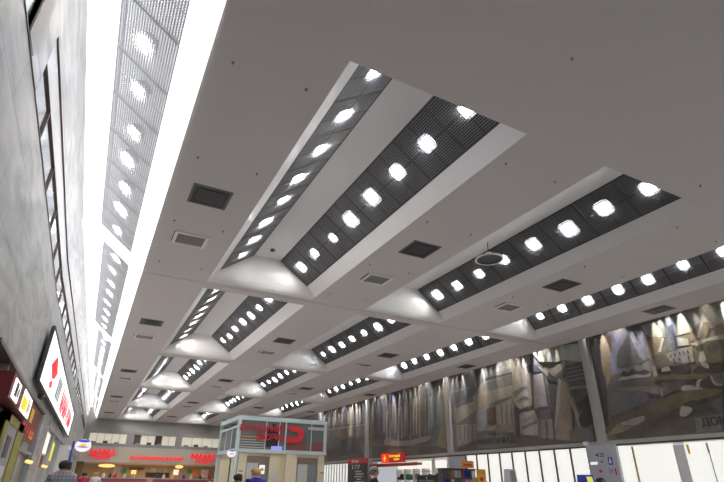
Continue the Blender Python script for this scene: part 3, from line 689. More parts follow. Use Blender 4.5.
MB().box(XR-.02,XR+.03,10.70,10.75,2.62,2.95).build('yellow_tag',och,e8)
MB().box(XR-.01,XR+.03,10.71,10.735,.1,2.62).build('mullion',M['lgrey'],e8)
MB().box(XR-.03,XR+.03,YB+.5,13.9,3.0,3.015).build('frame',M['lgrey'],e8)
glazing(9,[36.4+.55*i for i in range(16)],.1,3.0,M['litwin'],M['lgrey'],.06)
struct(MB().box(XR,XR+.4,24.1,25.6,0,3.18).build('trim_%d'%tn[0],M['purplegrey'])); tn[0]+=1
p=MB().box(XR-.12,XR+.3,14.27,15.68,0,3.1).build('pillar_cladding',M['purplegrey']); struct(p); p.name='trim_%d'%tn[0]; tn[0]+=1
struct(MB().box(XR-.05,XR+.4,35.05,36.15,0,3.18).build('trim_%d'%tn[0],M['purplegrey'])); tn[0]+=1
struct(MB().box(XR,XR+.4,45,YF,0,3.18).build('trim_%d'%tn[0],M['greywall'])); tn[0]+=1
# stickers on the pillar
def sticker(name,lab,y0,y1,z0,z1,m,extra=None):
    t=thing(name,lab,'sign',(XR-.125,(y0+y1)/2,z0),'stickers on the lilac pillar')
    MB().box(XR-.13,XR-.12,y0,y1,z0,z1).build('plate',m,t)
    if extra: extra(t,y0,y1,z0,z1)
def arrow(t,y0,y1,z0,z1):
    yb=y1-.09
    MB().prism([(XR-.134,y1-.02,(z0+z1)/2),(XR-.134,yb-.1,z1-.02),(XR-.134,yb-.1,z0+.02)],(-.003,0,0)).build('arrow',M['dgrey'],t)
    for i in range(2): MB().box(XR-.137,XR-.13,y0+.02,yb-.16,z0+.03+.09*i,z0+.07+.09*i).build('lettering_line',M['dgrey'],t)
sticker('pillar_sign','grey arrow sign with two text lines on lilac pillar',14.85,15.32,2.62,2.82,M['purplegrey'],arrow)
def picto(t,y0,y1,z0,z1):
    ym=(y0+y1)/2; MB().tube((XR-.131,ym,z1-.07),(XR-.137,ym,z1-.07),.035,n=12).box(XR-.137,XR-.13,ym-.05,ym+.05,z0+.06,z1-.12).build('pictogram',M['white'],t)
sticker('pictogram_sign','square blue pictogram sign on lilac pillar',14.52,14.72,2.33,2.62,M['blue'],picto)
sticker('pillar_sticker','small green sticker on lilac pillar',14.98,15.09,2.42,2.5,M['green'])
sticker('pillar_sticker','small red pictogram on lilac pillar above a visitor',15.1,15.24,2.05,2.15,M['red'])
sticker('pillar_sticker','small red fire sign at right edge of lilac pillar',14.43,14.49,1.96,2.2,M['red'])
sticker('pillar_sticker','pale blue sticker on lilac pillar beside red fire sign',14.56,14.78,2.03,2.2,mat('pale_blue',(.3,.36,.55),.5))
sticker('pillar_sticker','pale yellow strip sticker on left edge of lilac pillar',15.25,15.6,2.36,2.46,M['litpost'])
t=thing('security_camera','small white security camera at top of lilac pillar','security camera',(XR-.2,15.6,3.1))
MB().box(XR-.24,XR-.1,15.5,15.72,3.12,3.26).build('housing',M['white'],t); MB().tube((XR-.25,15.6,3.16),(XR-.3,15.56,3.12),.05).build('lens',M['white'],t); MB().box(XR-.14,XR-.02,15.58,15.64,3.2,3.24).build('bracket',M['lgrey'],t)
# shop opening between pillars
struct(MB().box(XR+2.2,XR+2.3,25.6,35.05,0,3.18).build('wall_shop',M['litpost'])); 
struct(MB().box(XR,XR+2.3,25.6,35.05,3.02,3.18).build('trim_%d'%tn[0],M['white'])); tn[0]+=1
for i,yy in enumerate((25.75,27.3,34.95)):
    struct(MB().box(XR-.02,XR+.1,yy-.1,yy+.1,0,3.02).build('trim_%d'%tn[0],M['white'])); tn[0]+=1
o=MB().box(XR-.35,XR,28.5,34.9,2.66,2.80).box(XR-.37,XR-.35,28.5,34.9,2.62,2.82).build('shop_awning',[mat('awning_red',(.42,.07,.03),.5)]); tag(o,'thin red-orange awning strip above the bright shop front','awning')
for i in range(5):
    yy=28.2+i*1.15
    t=thing('display_shelf','bright display shelf in shop under red sign, %s from right'%ORD[i],'shelf',(XR+1.2,yy,0),'shelves in the bright shop')
    MB().box(XR+1.0,XR+1.5,yy-.5,yy-.46,0,2.5).box(XR+1.0,XR+1.5,yy+.46,yy+.5,0,2.5).build('side_panel',M['white'],t)
    for s in range(5): MB().box(XR+1.0,XR+1.5,yy-.46,yy+.46,.3+.5*s,.33+.5*s).build('shelf_board',M['white'],t)
    for s in range(4):
        mb=MB()
        for q in range(6): mb.box(XR+1.02,XR+1.2,yy-.42+q*.14,yy-.42+q*.14+.1,.33+.5*s,.33+.5*s+random.uniform(.15,.38))
        g=mb.build('stock',random.choice((M['green'],M['dgrey'],M['mgrey'],M['white'],M['brown'])),t)
# lit red sign over the shop
t=thing('lit_sign','lit red sign box with yellow lettering above bright shop','sign',(XR-.5,31.2,2.85))
MB().box(XR-.58,XR-.22,30.1,32.0,2.86,3.44).build('box_face',M['litdred'],t)
MB().box(XR-.585,XR-.22,31.7,32.7,2.86,3.44).build('bright_end',M['litredbox'],t)
text_mesh('Аптечный',M['lityel'],(XR-.60,31.6,3.17),(0,-1,0),(0,0,1),1.4,.2,.012,t); text_mesh('пункт',M['lityel'],(XR-.60,31.0,2.95),(0,-1,0),(0,0,1),.75,.15,.012,t,name='lettering')
MB().box(XR-.60,XR-.585,32.2,32.28,2.95,3.34).box(XR-.60,XR-.585,32.07,32.41,3.1,3.18).build('emblem',M['lityel'],t)
MB().tube((XR-.25,30.2,3.3),(XR,30.2,3.3),.03).tube((XR-.25,32.0,3.3),(XR,32.0,3.3),.03).build('bracket',M['black'],t)
# black menu banner with red head
bx=18.0
A0,A1=33.55,36.6
t=thing('menu_banner','tall black chalk menu banner with red heading by far glazing','banner',(bx,(A0+A1)/2,0))
MB().box(bx,bx+.06,A0,A1,.15,2.86).build('board',M['dgrey'],t); MB().box(bx-.01,bx+.07,A0,A1,2.86,3.18).build('heading',M['red'],t)
text_mesh('МЕНЮ',M['white'],(bx-.02,35.9,2.94),(0,-1,0),(0,0,1),1.1,.17,.01,t)
text_mesh('177',M['white'],(bx-.01,35.8,2.5),(0,-1,0),(0,0,1),1.2,.28,.008,t,name='chalk_number')
for i,(a,b_) in enumerate(((35.4,34.4),(35.3,34.0),(35.4,34.2),(35.1,34.5),(35.4,33.9))): MB().box(bx-.012,bx,b_,a,2.3-.17*i,2.38-.17*i).build('chalk_line',M['lgrey'],t)
for yy in (A0+.3,A1-.3): MB().box(bx-.15,bx+.2,yy-.05,yy+.05,0,.16).build('foot',M['black'],t)

# kiosk and machines
t=thing('news_kiosk','dark news kiosk with rows of magazines before lit glazing','kiosk',(14,18,0))
MB().box(13.2,14.88,18.0,18.35,0,2.12).build('cabinet',M['dgrey'],t)
MB().box(13.18,14.9,17.95,18.37,2.1,2.14).build('top',M['black'],t)
cs=[M['dgrey'],M['wood'],M['mgrey'],M['navy'],M['lgrey'],M['brown'],M['stone'],M['dred'],M['black']]
for i in range(9):
    for j in range(3):
        x=13.22+i*.182; MB().box(x,x+.15,17.96,18.0,1.8-j*.33,2.06-j*.33).build('magazine',cs[(i*5+j*3)%9],t)
o=thing('orange_board','orange advertising board standing beside the news kiosk','board',(15.2,18,0)); MB().box(15.0,15.45,18.0,18.06,.2,2.14).build('panel',M['yellow'],o); MB().box(15.02,15.42,17.98,18.0,1.98,2.1).build('heading',M['orange'],o); MB().tube((15.2,17.98,1.75),(15.2,18.0,1.75),.09).build('red_spot',M['red'],o)
MB().box(14.98,15.5,17.9,18.2,0,.2).build('foot',M['black'],o)
t=thing('orange_sign','small orange sign plate above the news kiosk','sign',(14.73,18.3,2.16)); MB().box(14.42,15.04,18.25,18.3,2.18,2.46).build('plate',M['orange'],t); MB().tube((14.73,18.35,2.16),(14.73,18.35,2.4),.02).build('post',M['black'],t)
MB().box(14.5,14.96,18.24,18.25,2.27,2.34).build('lettering_line',M['red'],t)
def machine(name,lab,x,y,w,d,z0,z1,mb_,ms,rz):
    t=thing(name,lab,'machine',(x,y,0)); 
    MB().box(x-w/2,x+w/2,y-d/2,y+d/2,0,z0).build('pedestal',M['mgrey'],t)
    MB().hexa([(x-w/2,y-d/2,z0),(x+w/2,y-d/2,z0),(x+w/2,y+d/2,z0),(x-w/2,y+d/2,z0)],[(x-w/2+.05,y-d/2+.12,z1),(x+w/2+.05,y-d/2+.12,z1),(x+w/2+.05,y+d/2,z1),(x-w/2+.05,y+d/2,z1)]).build('head_box',mb_,t)
    zm=(z0+z1)/2; k=.12*(zm-z0)/(z1-z0)
    MB().hexa([(x-w*.3+.02,y-d/2+.02,z0+.1*(z1-z0)+.08),(x+w*.3+.02,y-d/2+.02,z0+.1*(z1-z0)+.08),(x+w*.3+.02,y-d/2+.06,z0+.1*(z1-z0)+.08),(x-w*.3+.02,y-d/2+.06,z0+.1*(z1-z0)+.08)],
      [(x-w*.3+.05,y-d/2+.10,z1-.06),(x+w*.3+.05,y-d/2+.10,z1-.06),(x+w*.3+.05,y-d/2+.14,z1-.06),(x-w*.3+.05,y-d/2+.14,z1-.06)]).build('screen',ms,t)
machine('payment_terminal','pale grey payment terminal before lit glazing',14.02,15,.36,.34,1.5,2.07,M['lgrey'],M['mgrey'],0)
machine('ticket_terminal','blue payment terminal with yellow screen left of lilac pillar',14.4,12,.42,.4,1.3,1.86,M['blue'],M['screen'],0)
o=thing('black_sign_box','black sign box with pale lettering before bright shop','sign',(17,24.7,0)); MB().box(17,17.3,23.75,25.65,.9,2.0).build('box',M['black'],o); MB().box(17.05,17.25,24.0,25.4,0,.9).build('stand',M['dgrey'],o); text_mesh('РЕСТОРАН',M['lgrey'],(16.985,25.4,1.62),(0,-1,0),(0,0,1),1.4,.14,.01,o)
MB().tube((16.99,24.7,1.86),(17.0,24.7,1.86),.06,n=14).build('emblem',M['lgrey'],o)

# ------------------------------------------------------------------ glass lift pavilion
LX0,LX1,LY0,LY1,LZ0,LZ1=7.40,12.66,29.,33.2,3.07,4.92
t=thing('lift_pavilion','pale steel and glass lift pavilion with red lettering in hall','lift pavilion',((LX0+LX1)/2,(LY0+LY1)/2,0))
fr=MB()
for x in (LX0,LX1): 
    for y in (LY0,LY1): fr.box(x-.09,x+.09,y-.09,y+.09,0 if x==LX0 else LZ0,LZ1)
for z,h in ((LZ1-.22,.22),(LZ0-.05,.18)):
    for y in (LY0,LY1): fr.box(LX0-.1,LX1+.1,y-.1,y+.1,z,z+h)
    for x in (LX0,LX1): fr.box(x-.1,x+.1,LY0,LY1,z,z+h)
fr.box(10.12,10.2,LY0-.05,LY0+.05,LZ0,LZ1); fr.box(LX0-.05,LX0+.05,LY0,LY1,LZ1-.62,LZ1-.5)
fr.build('frame',M['liftframe'],t)
MB().box(LX0,LX1,LY0,LY1,LZ1-.05,LZ1+.02).build('roof',M['lgrey'],t)
for a,b in ((LX0+.09,10.12),(10.2,LX1-.09)): MB().box(a,b,LY0-.02,LY0+.0,LZ0+.13,LZ1-.22).build('glass_pane',M['liftglass'],t)
for i in range(3):
    y0=LY0+.1+i*1.35; MB().box(LX0-.01,LX0+.01,y0,y0+1.25,LZ0+.13,LZ1-.62).build('side_glass',M['liftglass'],t); MB().box(LX0-.03,LX0+.03,y0+1.25,y0+1.35,LZ0,LZ1-.5).build('side_mullion',M['liftframe'],t)
for i in range(4): MB().box(LX0+.1,9.0,LY0-.03,LY0-.02,LZ0+.2+.13*i,LZ0+.24+.13*i).build('rail',M['lgrey'],t)
for x in (8.95,9.75,11.75): MB().box(x,x+.05,LY0-.03,LY0-.02,LZ0+.13,LZ1-.22).build('glazing_bar',M['liftframe'],t)
MB().box(9.0,9.7,LY0-.03,LY0-.02,LZ0+.25,LZ0+1.3).box(9.3,9.55,LY0-.032,LY0-.02,LZ0+1.0,LZ0+1.5).build('dark_machinery',M['black'],t)
MB().box(9.35,10.0,LY0-.04,LY0-.02,LZ0+.12,LZ0+.32).build('blue_display',emis('blue_display',(.35,.35,1),.7),t)
MB().box(10.3,11.5,LY0-.028,LY0-.021,LZ0+.14,LZ0+.6).box(11.8,12.7,LY0-.028,LY0-.021,LZ0+.14,LZ0+.62).build('red_panel',mat('dull_red_panel',(.25,.07,.07),.5),t)
MB().box(11.55,12.7,LY0-.03,LY0-.02,LZ1-.55,LZ1-.38).build('pale_beam',M['lgrey'],t)  # plain light grey bar across the right pane
text_mesh('РЕСТОРАННЫЙ',M['red'],(LX0+.02,LY0-.12,4.12),(1,0,.02),(0,0,1),2.62,.42,.02,t,bold=.02)
text_mesh('ДВОРИК',M['red'],(8.4,LY0-.12,3.60),(1,0,.02),(0,0,1),1.65,.42,.02,t,bold=.02)
MB().box(LX0,8.6,LY0-.1,LY0-.08,3.80,3.84).build('red_stripe',M['orange'],t)
# horseshoe emblem
mb=MB(); cx,cz=10.78,4.07; pts=[]
def arc(r,a0,a1,n): return [(cx+r*math.cos(a0+(a1-a0)*i/n)*1.0,cz+r*math.sin(a0+(a1-a0)*i/n)) for i in range(n+1)]
out=[(10.2,4.05+.43)]+arc(.46,PI/2,-PI/2,16)+[(10.2,3.61)]; inn=[(10.2,3.93)]+arc(.14,-PI/2,PI/2,10)+[(10.42,4.21)]
ring=out+inn
mb.prism([(x,LY0-.12,z) for x,z in ring],(0,-.03,0)); mb.build('emblem',M['red'],t)
# lower body: cladding and two lift doors
cl=MB(); cl.box(LX0+.1,LX1,LY0+.15,LY1,0,LZ0-.05)
cl.box(7.55,8.02,LY0-.02,LY0+.16,0,2.98); cl.box(9.35,9.5,LY0-.02,LY0+.16,0,2.98); cl.box(10.28,10.95,LY0-.08,LY0+.16,0,3.0); cl.box(12.3,12.68,LY0-.02,LY0+.16,0,2.98); cl.box(9.5,9.95,LY0+.0,LY0+.16,0,2.85)
cl.build('cladding',M['liftclad'],t)
for a,b in ((8.02,9.35),(11.0,12.28)):
    MB().box(a,b,LY0+.1,LY0+.15,0,2.84).build('door_surround',mat('bronze_dull',(.26,.20,.16),.4,metal=.4),t)
    m_=(a+b)/2
    MB().box(a+.06,m_-.02,LY0+.06,LY0+.1,.05,2.5).build('door_leaf',M['lgrey'],t); MB().box(m_+.02,b-.06,LY0+.06,LY0+.1,.05,2.5).build('door_leaf',mat('door_glass_grey',(.2,.23,.25),.15),t)
    MB().box(m_-.02,m_+.02,LY0+.05,LY0+.1,.05,2.5).build('door_bar',M['liftclad'],t)
MB().box(8.8,9.1,LY0+.03,LY0+.06,1.95,2.4).build('white_poster',M['litpost'],t)
MB().box(8.85,9.05,LY0+.02,LY0+.03,2.1,2.25).build('orange_spot',M['orange'],t)
MB().box(9.42,9.8,LY0-.05,LY0-.02,1.75,2.0).build('notice',mat('pale_notice',(.6,.6,.66),.5),t)
for x in (7.62,12.45): MB().box(x,x+.25,LY0-.03,LY0-.02,2.05,2.09).build('call_slot',M['black'],t)

# round burger signs on poles
def burger(x,y,zt,w,lab,pole,face=-1):
    t=thing('burger_sign',lab,'sign',(x,y,0),'round white and blue signs')
    h=w*.95
    MB().tube((x-w*.62 if pole=='side' else x,y,0),(x-w*.62 if pole=='side' else x,y,zt-.1 if pole=='side' else zt-h),.035).build('pole',M['blue'] if pole=='side' else M['black'],t)
    def oval(rx,rz,cx,cz,yy,n=28): return [(cx+rx*math.cos(2*PI*i/n),yy,cz+rz*math.sin(2*PI*i/n)) for i in range(n)]
    c=zt-h/2
    MB().prism(oval(w/2,h*.42,x,c+.02,y-.05),(0,.1,0)).build('sign_body',emis('lit_white_badge',(.9,.9,1),.75),t)
    MB().prism(oval(w*.36,h*.09,x,c+h*.33,y-.06),(0,.02,0)).build('blue_cap',emis('lit_blue_badge',(.05,.09,.6),.6),t)
    MB().prism(oval(w*.2,h*.08,x,c+h*.08,y-.07),(0,.02,0)).build('bun',emis('lit_bun',(.95,.5,.05),.8),t)
    MB().prism(oval(w*.36,h*.05,x,c-h*.06,y-.065),(0,.02,0)).build('red_band',mat('badge_red',(.6,.25,.3),.5),t)
burger(-.10,24,3.02,.58,'round white and blue lit sign with blue pole by left shops','side')
burger(6.77,27.5,3.05,.44,'round white and blue lit sign on black pole before lift','centre')

# ------------------------------------------------------------------ left shop fronts
def lbox(mb,y0,y1,z0,z1,d0,d1,mi=0): wallseg(mb,y0,y1,z0,z1,d0,d1,mi)
struct((lambda m:(lbox(m,9.3,20,3.44,3.5,.06,-.3),m)[1])(MB()).build('trim_%d'%tn[0],M['brown'],loc=(0,0,0))); tn[0]+=1
t=thing('shop_facade','dark glazed shop front under the red and yellow sign box','shop facade',(-1.7,14.6,0))
m=MB(); lbox(m,9.3,20,.1,3.44,-.14,-.16); m.build('glass_pane',M['shopglass'],t)
for y in (9.3,11.2,14.1,16.9,19.8):
    m=MB(); lbox(m,y,y+.12,0,3.44,.0,-.14); m.build('mullion',M['mgrey'],t)
m=MB(); lbox(m,9.3,20,2.2,2.28,.0,-.14); lbox(m,9.3,20,0,.12,.02,-.14); m.build('rail',M['mgrey'],t)
t=thing('lime_banner','tall lime-yellow framed display beside left shop glass','display',(-1.5,13.2,0))
m=MB(); lbox(m,11.6,13.9,0,2.62,.16,.06); m.build('panel',M['mgrey'],t)
m=MB(); lbox(m,13.9,15.2,0,2.66,.18,.05); lbox(m,11.6,15.2,2.5,2.66,.18,.05); lbox(m,11.6,12.1,0,2.66,.18,.05); m.build('frame',M['lime'],t)
m=MB(); lbox(m,12.6,13.3,1.9,2.3,.17,.16); m.build('dark_figure',M['dgrey'],t)
m=MB(); lbox(m,12.2,13.6,1.55,1.75,.17,.16); lbox(m,12.2,13.6,1.3,1.42,.17,.16); m.build('white_stripe',M['lgrey'],t)
t=thing('sign_box','red sign box with white lit face and yellow square','sign',(-1.45,12,2.7))
m=MB(); lbox(m,10.1,13.9,2.72,3.14,.28,.02); m.build('box',M['dred'],t)
m=MB(); lbox(m,10.35,11.3,2.76,3.08,.295,.28); lbox(m,12.0,13.85,2.73,3.13,.295,.28); m.build('white_face',M['litbox'],t)
m=MB(); lbox(m,12.0,12.75,2.78,3.0,.305,.295); m.build('yellow_square',emis('lit_yellow_square',(1,.65,0),.9),t)
m=MB(); lbox(m,13.1,13.25,2.8,3.06,.305,.295); m.build('yellow_mark',M['yellow'],t); m=MB(); lbox(m,13.4,13.5,2.84,3.0,.305,.295); m.build('yellow_mark',M['yellow'],t)
m=MB(); lbox(m,10.6,10.85,2.82,3.04,.305,.295); m.build('dark_mark',M['dgrey'],t); m=MB(); lbox(m,11.0,11.1,2.84,2.98,.305,.295); m.build('dark_mark',M['dgrey'],t)
t=thing('window_sign','dark red sign panel with yellow marks behind the sign box','sign',(-1.5,16,2.5))
m=MB(); lbox(m,15.3,18.6,2.45,3.35,.06,.035); m.build('panel',M['dred'],t)
m=MB(); lbox(m,16.4,17.0,2.9,3.25,.07,.06); lbox(m,17.3,18.2,2.55,2.75,.07,.06); m.build('yellow_mark',M['yellow'],t)
for i in range(6): m=MB(); lbox(m,15.5+i*.5,15.8+i*.5,2.6,2.8,.075,.065); m.build('red_letter',M['red'],t)
t=thing('shop_facade','glazed shop front with lit posters below the white sign','shop facade',(-1.3,36,0))
m=MB(); lbox(m,22.6,58,.1,3.44,-.1,-.14); m.build('glass_pane',M['shopglass'],t)
for i in range(10):
    y=22.6+i*3.7; m=MB(); lbox(m,y,y+.2,0,3.5,.03,-.14); m.build('mullion',M['lgrey'],t)
m=MB(); lbox(m,22.6,58,3.3,3.5,.04,-.14); m.build('head_rail',M['mgrey'],t)
for (y0,y1,mm,lab,z0) in ((23.2,25.4,M['litpost'],'white lit poster in shop window under white sign',2.45),(26.6,28.8,M['litposty'],'yellow lit poster in shop window under white sign',2.3),(23.4,25.0,M['dred'],'red poster below white lit poster',1.95),(34,37,M['litpost'],'pale lit panel in the far shop doorway',1.2)):
    m=MB(); lbox(m,y0,y1,z0,z0+.75 if z0>2 else z0+.4 if z0>1.5 else 2.9,-.06,-.09); o=m.build('shop_poster',mm); tag(o,lab,'poster')
for i,y in enumerate((18.2,19.0,23.6,24.8)):
    o=MB().ball((wx(y)+.12,y,1.98),.07,.2,.05).build('shop_lamp',M['litorange']); tag(o,'small orange lamp glowing in left shop window, %s from near'%ORD[i],'lamp','orange lamps in the left shops')
m=MB(); lbox(m,30.5,30.8,0,2.9,.5,.05); lbox(m,33.8,34.1,0,2.9,.5,.05); lbox(m,30.5,34.1,2.9,3.1,.5,.05); o=m.build('door_surround',M['white']); tag(o,'white door surround standing out from left shops','door surround')
# big white sign on the left wall
t=thing('wall_sign','large white lit sign with red letters on the marble wall','sign',(-1.3,25,3.7))
def sx(y): return wx(y)+.14
A=[(sx(15.3),15.3,3.81),(sx(15.3)-.045,15.3,3.81),(sx(15.3)-.045,15.3,5.24),(sx(15.3),15.3,5.24)]
B=[(sx(33.7),33.7,3.70),(sx(33.7)-.045,33.7,3.70),(sx(33.7)-.045,33.7,4.93),(sx(33.7),33.7,4.93)]
MB().hexa([(x-.012,y,z) for x,y,z in A],[(x-.012,y,z) for x,y,z in B]).build('sign_box',M['mgrey'],t); MB().hexa([A[0],(A[0][0]-.01,*A[0][1:]),(A[3][0]-.01,*A[3][1:]),A[3]],[B[0],(B[0][0]-.01,*B[0][1:]),(B[3][0]-.01,*B[3][1:]),B[3]]).build('lit_face',M['litbox'],t)
m=MB()
for (p,q) in ((0,1),(1,2),(2,3),(3,0)):
    m.tube(A[p],A[q],.03,n=6); m.tube(B[p],B[q],.03,n=6)
for p in (0,3): m.tube(A[p],B[p],.03,n=6)
m.build('rim',M['dgrey'],t)
for q in (18,24.5,31): MB().box(wx(q)-.02,sx(q)-.03,q,q+.12,4.2,4.3).build('bracket',M['dgrey'],t)
def sface(y,z): return (sx(y)+.006,y,z)
m=MB()
m.prism([sface(*p) for p in ((17.0,4.55),(17.9,4.95),(19.0,4.62),(18.6,4.4),(18.0,4.3),(17.5,4.42))],(.02,0,0)); m.prism([sface(*p) for p in ((17.6,4.14),(18.1,4.25),(18.4,4.12),(18.0,4.02))],(.02,0,0)); m.build('emblem',M['litred'],t)
d=Vector((sx(33)-sx(16),17,0)).normalized()
for i,(yy,zz,ww,hh,s,mm) in enumerate(((23.2,3.95,4.3,.8,'МАМА',M['litred']),(28.1,3.93,3.9,.74,'РОМА',M['litred']),)):
    text_mesh(s,mm,sface(yy,zz),d,(0,0,1),ww,hh,.012,t)
for i in range(3): q=20.3+.6*i; MB().prism([sface(q,4.05),sface(q+.3,4.05),sface(q+.3,4.75),sface(q,4.75)],(.015,0,0)).build('grey_stroke',M['mgrey'],t)
o=MB().ball((wx(17.2)+.1,17.2,3.66),.09).build('security_camera',M['dgrey']); tag(o,'small dark dome camera on marble under the white sign','security camera')

# ------------------------------------------------------------------ far shops
def far_sign(lab,rows):
    mb=MB()
    for s,x,z,wd,h in rows:
        q=text_mesh(s,None,(x,YF-.36,z),(1,0,0),(0,0,1),wd,h,.06,parent='mb',bold=.035); mb.add(q.v,q.f)
    o=mb.build('sign_lettering',M['litred']); tag(o,lab,'sign lettering','red letters on the far fascia')
far_sign('red lit lettering in two lines at left of far fascia',[('МАМА',.5,3.88,2.45,.6),('РОМА',.95,3.5,1.6,.3)])
far_sign('long red lit lettering in middle of far fascia',[('домашняя кухня',4.4,3.55,5.5,.36)])
far_sign('red lit lettering in two lines at right of far fascia',[('МАМА',10.7,3.82,2.8,.58),('РОМА',11.25,3.42,1.75,.3)])
struct(MB().box(-2,24,71.4,71.8,0,3.4).build('wall_kitchen',M['shopin'])); struct(MB().box(-2,24,62.4,71.6,3.3,3.36).build('trim_%d'%tn[0],M['shopin'])); tn[0]+=1
for (x0,x1) in ((-.5,.2),(15,15.6)): struct(MB().box(x0,x1,YF,YF+.5,0,3.35).build('trim_%d'%tn[0],M['wood'])); tn[0]+=1
for (x0,x1,lab) in ((1.8,6.6,'red-fronted serving counter at left of far shop'),(7.2,14.4,'red-fronted serving counter at right of far shop')):
    t=thing('serving_counter',lab,'counter',((x0+x1)/2,YF+.6,0)); MB().box(x0,x1,YF+.3,YF+1.0,0,1.75).build('front',M['pinkred'],t); MB().box(x0-.05,x1+.05,YF+.2,YF+1.05,1.75,1.82).build('worktop',M['lgrey'],t)
for i,(x,w_) in enumerate(((2.4,1.5),(9.75,.8))):
    o=MB().ball((x,YF+.6,3.02 if i else 2.95),w_*.55,.3,.17).build('pendant_lamp',M['litorange']); tag(o,('long glowing amber lamp hanging under left far lettering','glowing amber lamp hanging below the far fascia right of centre')[i],'lamp')
for i,(x0,x1,z0,z1,c,lab) in enumerate(((3.2,3.9,2.3,2.95,'lgrey','pale menu board above left far counter'),(4.1,4.5,2.1,2.8,'green','green menu board above left far counter'),(4.7,6.2,2.62,2.9,'wood','brown menu board above left far counter'),(5.0,5.5,2.2,2.6,'litorange','glowing orange picture before brown board'),(6.5,9.0,1.9,2.4,'dgrey','dark long canopy at middle of far shop'),(9.4,9.95,2.2,2.75,'litpost','bright menu panel under amber lamp'),(10.9,11.4,2.4,2.8,'green','green picture at right of far shop'),(11.5,12.2,2.2,2.7,'orange','orange picture at right of far shop'),(12.5,13.3,2.0,2.8,'white','white menu panel at right end of far shop'),(6.9,7.5,2.6,2.9,'white','white card over dark canopy in far shop'),(8.4,8.8,1.9,2.8,'lgrey','pale post panel left of amber lamp'))):
    o=MB().box(x0,x1,YF+1.6+.03*i,YF+1.65+.03*i,z0,z1).build('menu_sign',M[c]); tag(o,lab,'menu board','boards in the far shop')
for i,(x,z,c) in enumerate(((2.3,1.84,'white'),(2.9,1.84,'dgrey'),(3.4,1.84,'red'),(4.3,1.84,'white'),(5.2,1.84,'lgrey'),(7.6,1.84,'dgrey'),(8.3,1.84,'white'),(9.2,1.84,'yellow'),(10.4,1.84,'blue'),(11.2,1.84,'white'),(12.2,1.84,'dgrey'),(13.2,1.84,'red'))):
    o=MB().lathe((x,YF+.6,z-.02),[(.001,0),(.16,0),(.16,.28),(.06,.38),(.05,.46),(.001,.46)],12).build('counter_jar',M[c]); tag(o,'small %s jar on far counter, %s from left'%({'dgrey':'dark','lgrey':'pale'}.get(c,c),ORD[i]),'jar','jars on the far counters')
for i,x in enumerate((2.9,6.2,9.0,11.8)):
    l=bpy.data.lights.new('shop_light','AREA'); l.energy=260; l.size=1.5; l.color=(1,.82,.55); o=bpy.data.objects.new('shop_light',l); C.objects.link(o); o.location=(x,66,3.2)

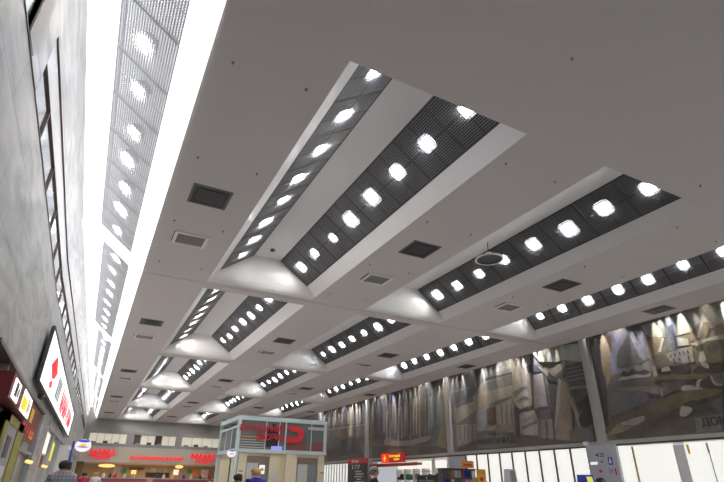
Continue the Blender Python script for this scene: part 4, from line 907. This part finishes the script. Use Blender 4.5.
# ------------------------------------------------------------------ people
def person(x,y,h,face,lab,top,hair,hairlen=0.,legs='trous',lean=0.):
    """face = heading angle (0 looks along +y). One skinned body; hair is a child."""
    k=h/1.75
    J=[];E=[];Rr=[]
    def j(p,r,par=None):
        J.append(p);Rr.append(r)
        if par is not None: E.append((par,len(J)-1))
        return len(J)-1
    pel=j((0,0,.95),.135); w=j((0,.01,1.10),.125,pel); ch=j((0,.0,1.30),.145,w); up=j((0,-.01,1.42),.12,ch); nk=j((0,.005,1.485),.06,up)
    jaw=j((0,.03,1.535),.078,nk); hd=j((0,.017,1.612),.105,jaw); tp=j((0,0,1.675),.085,hd)
    no=j((0,.135,1.588),.016,jaw)
    for s in (-1,1):
        sh=j((s*.17,-.01,1.41),.07,up); el=j((s*.24,-.03,1.13),.047,sh); wr=j((s*.25,.05,.90),.032,el); pa=j((s*.25,.07,.83),.034,wr)
        for q,(dx,l) in enumerate(((-.03,.075),(-.01,.09),(.012,.085),(.032,.065))):
            a=j((s*.25+.0*dx,.07+dx,.77),.0105,pa); b=j((s*.245,.07+dx,.77-l*.5),.0095,a); j((s*.235,.07+dx*.9,.77-l),.008,b)
        th=j((s*.225,.105,.82),.012,pa); j((s*.215,.125,.78),.0095,th)
        hp=j((s*.095,0,.88),.10,pel); kn=j((s*.10,.02,.50),.065,hp); an=j((s*.10,-.02,.09),.045,kn); hl=j((s*.10,.02,.045),.042,an); j((s*.11,.15,.035),.035,hl)
        ea=j((s*.092,0,1.598),.016,hd)
    me=bpy.data.meshes.new('p'); me.from_pydata([tuple(c*k for c in p) for p in J],E,[]); o=bpy.data.objects.new('p',me); C.objects.link(o)
    sk=o.modifiers.new('s','SKIN'); 
    for i,v in enumerate(me.skin_vertices[0].data): v.radius=(Rr[i]*k,Rr[i]*k); v.use_root=(i==0)
    o.modifiers.new('u','SUBSURF').levels=1
    dg=bpy.context.evaluated_depsgraph_get(); nm=bpy.data.meshes.new_from_object(o.evaluated_get(dg)); bpy.data.objects.remove(o)
    for m_ in (M['skin'],M[top],M[legs],M['shoe'],M['black']): nm.materials.append(m_)
    for v in nm.vertices:
        if v.co.z<.93*k*1.02 or v.co.z<1.5*k: 
            if abs(v.co.x)<.2*k and .95*k<v.co.z<1.46*k: v.co.x*=1.18                    # broader than deep
    for p in nm.polygons:
        c=p.center; z=c.z/k; ax=abs(c.x)/k; p.use_smooth=True
        if z>1.47: p.material_index=0
        elif ax>.185 and z<.93: p.material_index=0
        elif z>.93 or ax>.19: p.material_index=1
        elif z>.085: p.material_index=2
        else: p.material_index=3
    root=thing('person',lab,'person',(x,y,0)); root.rotation_euler=(0,0,face)
    b=bpy.data.objects.new('body',nm); C.objects.link(b); b.parent=root
    # hair: the scalp surface lifted off the skull
    vn={}; mb=MB(); idx={}
    top=max(v.co.z for v in nm.vertices); hz=[v.co for v in nm.vertices if v.co.z>1.565*k]
    ymax=max(v.y for v in hz if abs(v.x)<.03*k and abs(v.z-1.625*k)<.05*k); ymin=min(v.y for v in hz)
    def isq(c): 
        if c.z<(1.54-hairlen*.12)*k or abs(c.x)>.082*k: return False
        t=(c.y-ymin)/(ymax-ymin)
        return t<.5 and c.z>(1.55-hairlen*.1)*k or (c.z>top-.05*k and t<.85) or (t<.72 and c.z>1.625*k)
    cen=Vector((0,.0,1.605*k))
    for p in nm.polygons:
        if p.material_index==0 and isq(p.center):
            ids=[]
            for vi in p.vertices:
                if vi not in idx:
                    co=nm.vertices[vi].co; dr=(co-cen).normalized(); idx[vi]=len(mb.v); mb.v.append(tuple(co+dr*.014*k))
                ids.append(idx[vi])
            mb.f.append(ids); mb.m.append(0)
    hobj=mb.build('hair',M[hair],local=True,smooth=True); hobj.parent=root
    so=hobj.modifiers.new('t','SOLIDIFY'); so.thickness=.02*k; so.offset=-1
    for s in (-1,1):
        best=max((v.co for v in nm.vertices if abs(v.co.x-s*.03*k)<.018*k and abs(v.co.z-1.603*k)<.03*k),key=lambda c:c.y,default=None)
        if best is not None: e=MB().ball((s*.032*k,best.y-.006*k,1.606*k),.011*k,.009*k,.008*k).build('eye',M['black'],local=True); e.parent=root
    mo=MB().ball((0,max(v.co.y for v in nm.vertices if abs(v.co.x)<.02*k and abs(v.co.z-1.535*k)<.02*k)-.004,1.535*k),.024*k,.008*k,.006*k).build('mouth',M['dred'],local=True); mo.parent=root
    return root
person(5.62,10.2,1.94,-PI/2-.3,'grey-haired person in dark shirt looking right, below the lit red sign','cloth1','hairG')
person(-.27,11.8,1.93,0,'person in plaid shirt seen from behind by left shops','plaid','hairD')
person(3.72,12.5,1.90,.3,'person in blue jacket walking before the lift doors','navy','hairB')
person(3.25,12.3,1.76,-.4,'dark-haired person in grey jacket left of the blue jacket','greycloth','hairD')
person(10.75,13,1.82,.6,'fair-haired person in purple top beside the orange board','purple','hairB',.6)
person(11.9,9.5,1.80,-PI/2,'dark-haired person standing before the lilac pillar','whitecloth','hairD')
person(4.6,10,1.60,.2,'dark-haired short person left of the menu banner','cloth1','hairD')
person(.25,30,1.95,.2,'person in red top near round sign at left','redcloth','hairD')
person(.8,31,1.98,.1,'fair-haired person in white top near round sign at left','whitecloth','hairB')
person(13.0,YF-1,1.9,PI,'person in pale shirt at the right far counter','whitecloth','hairD')
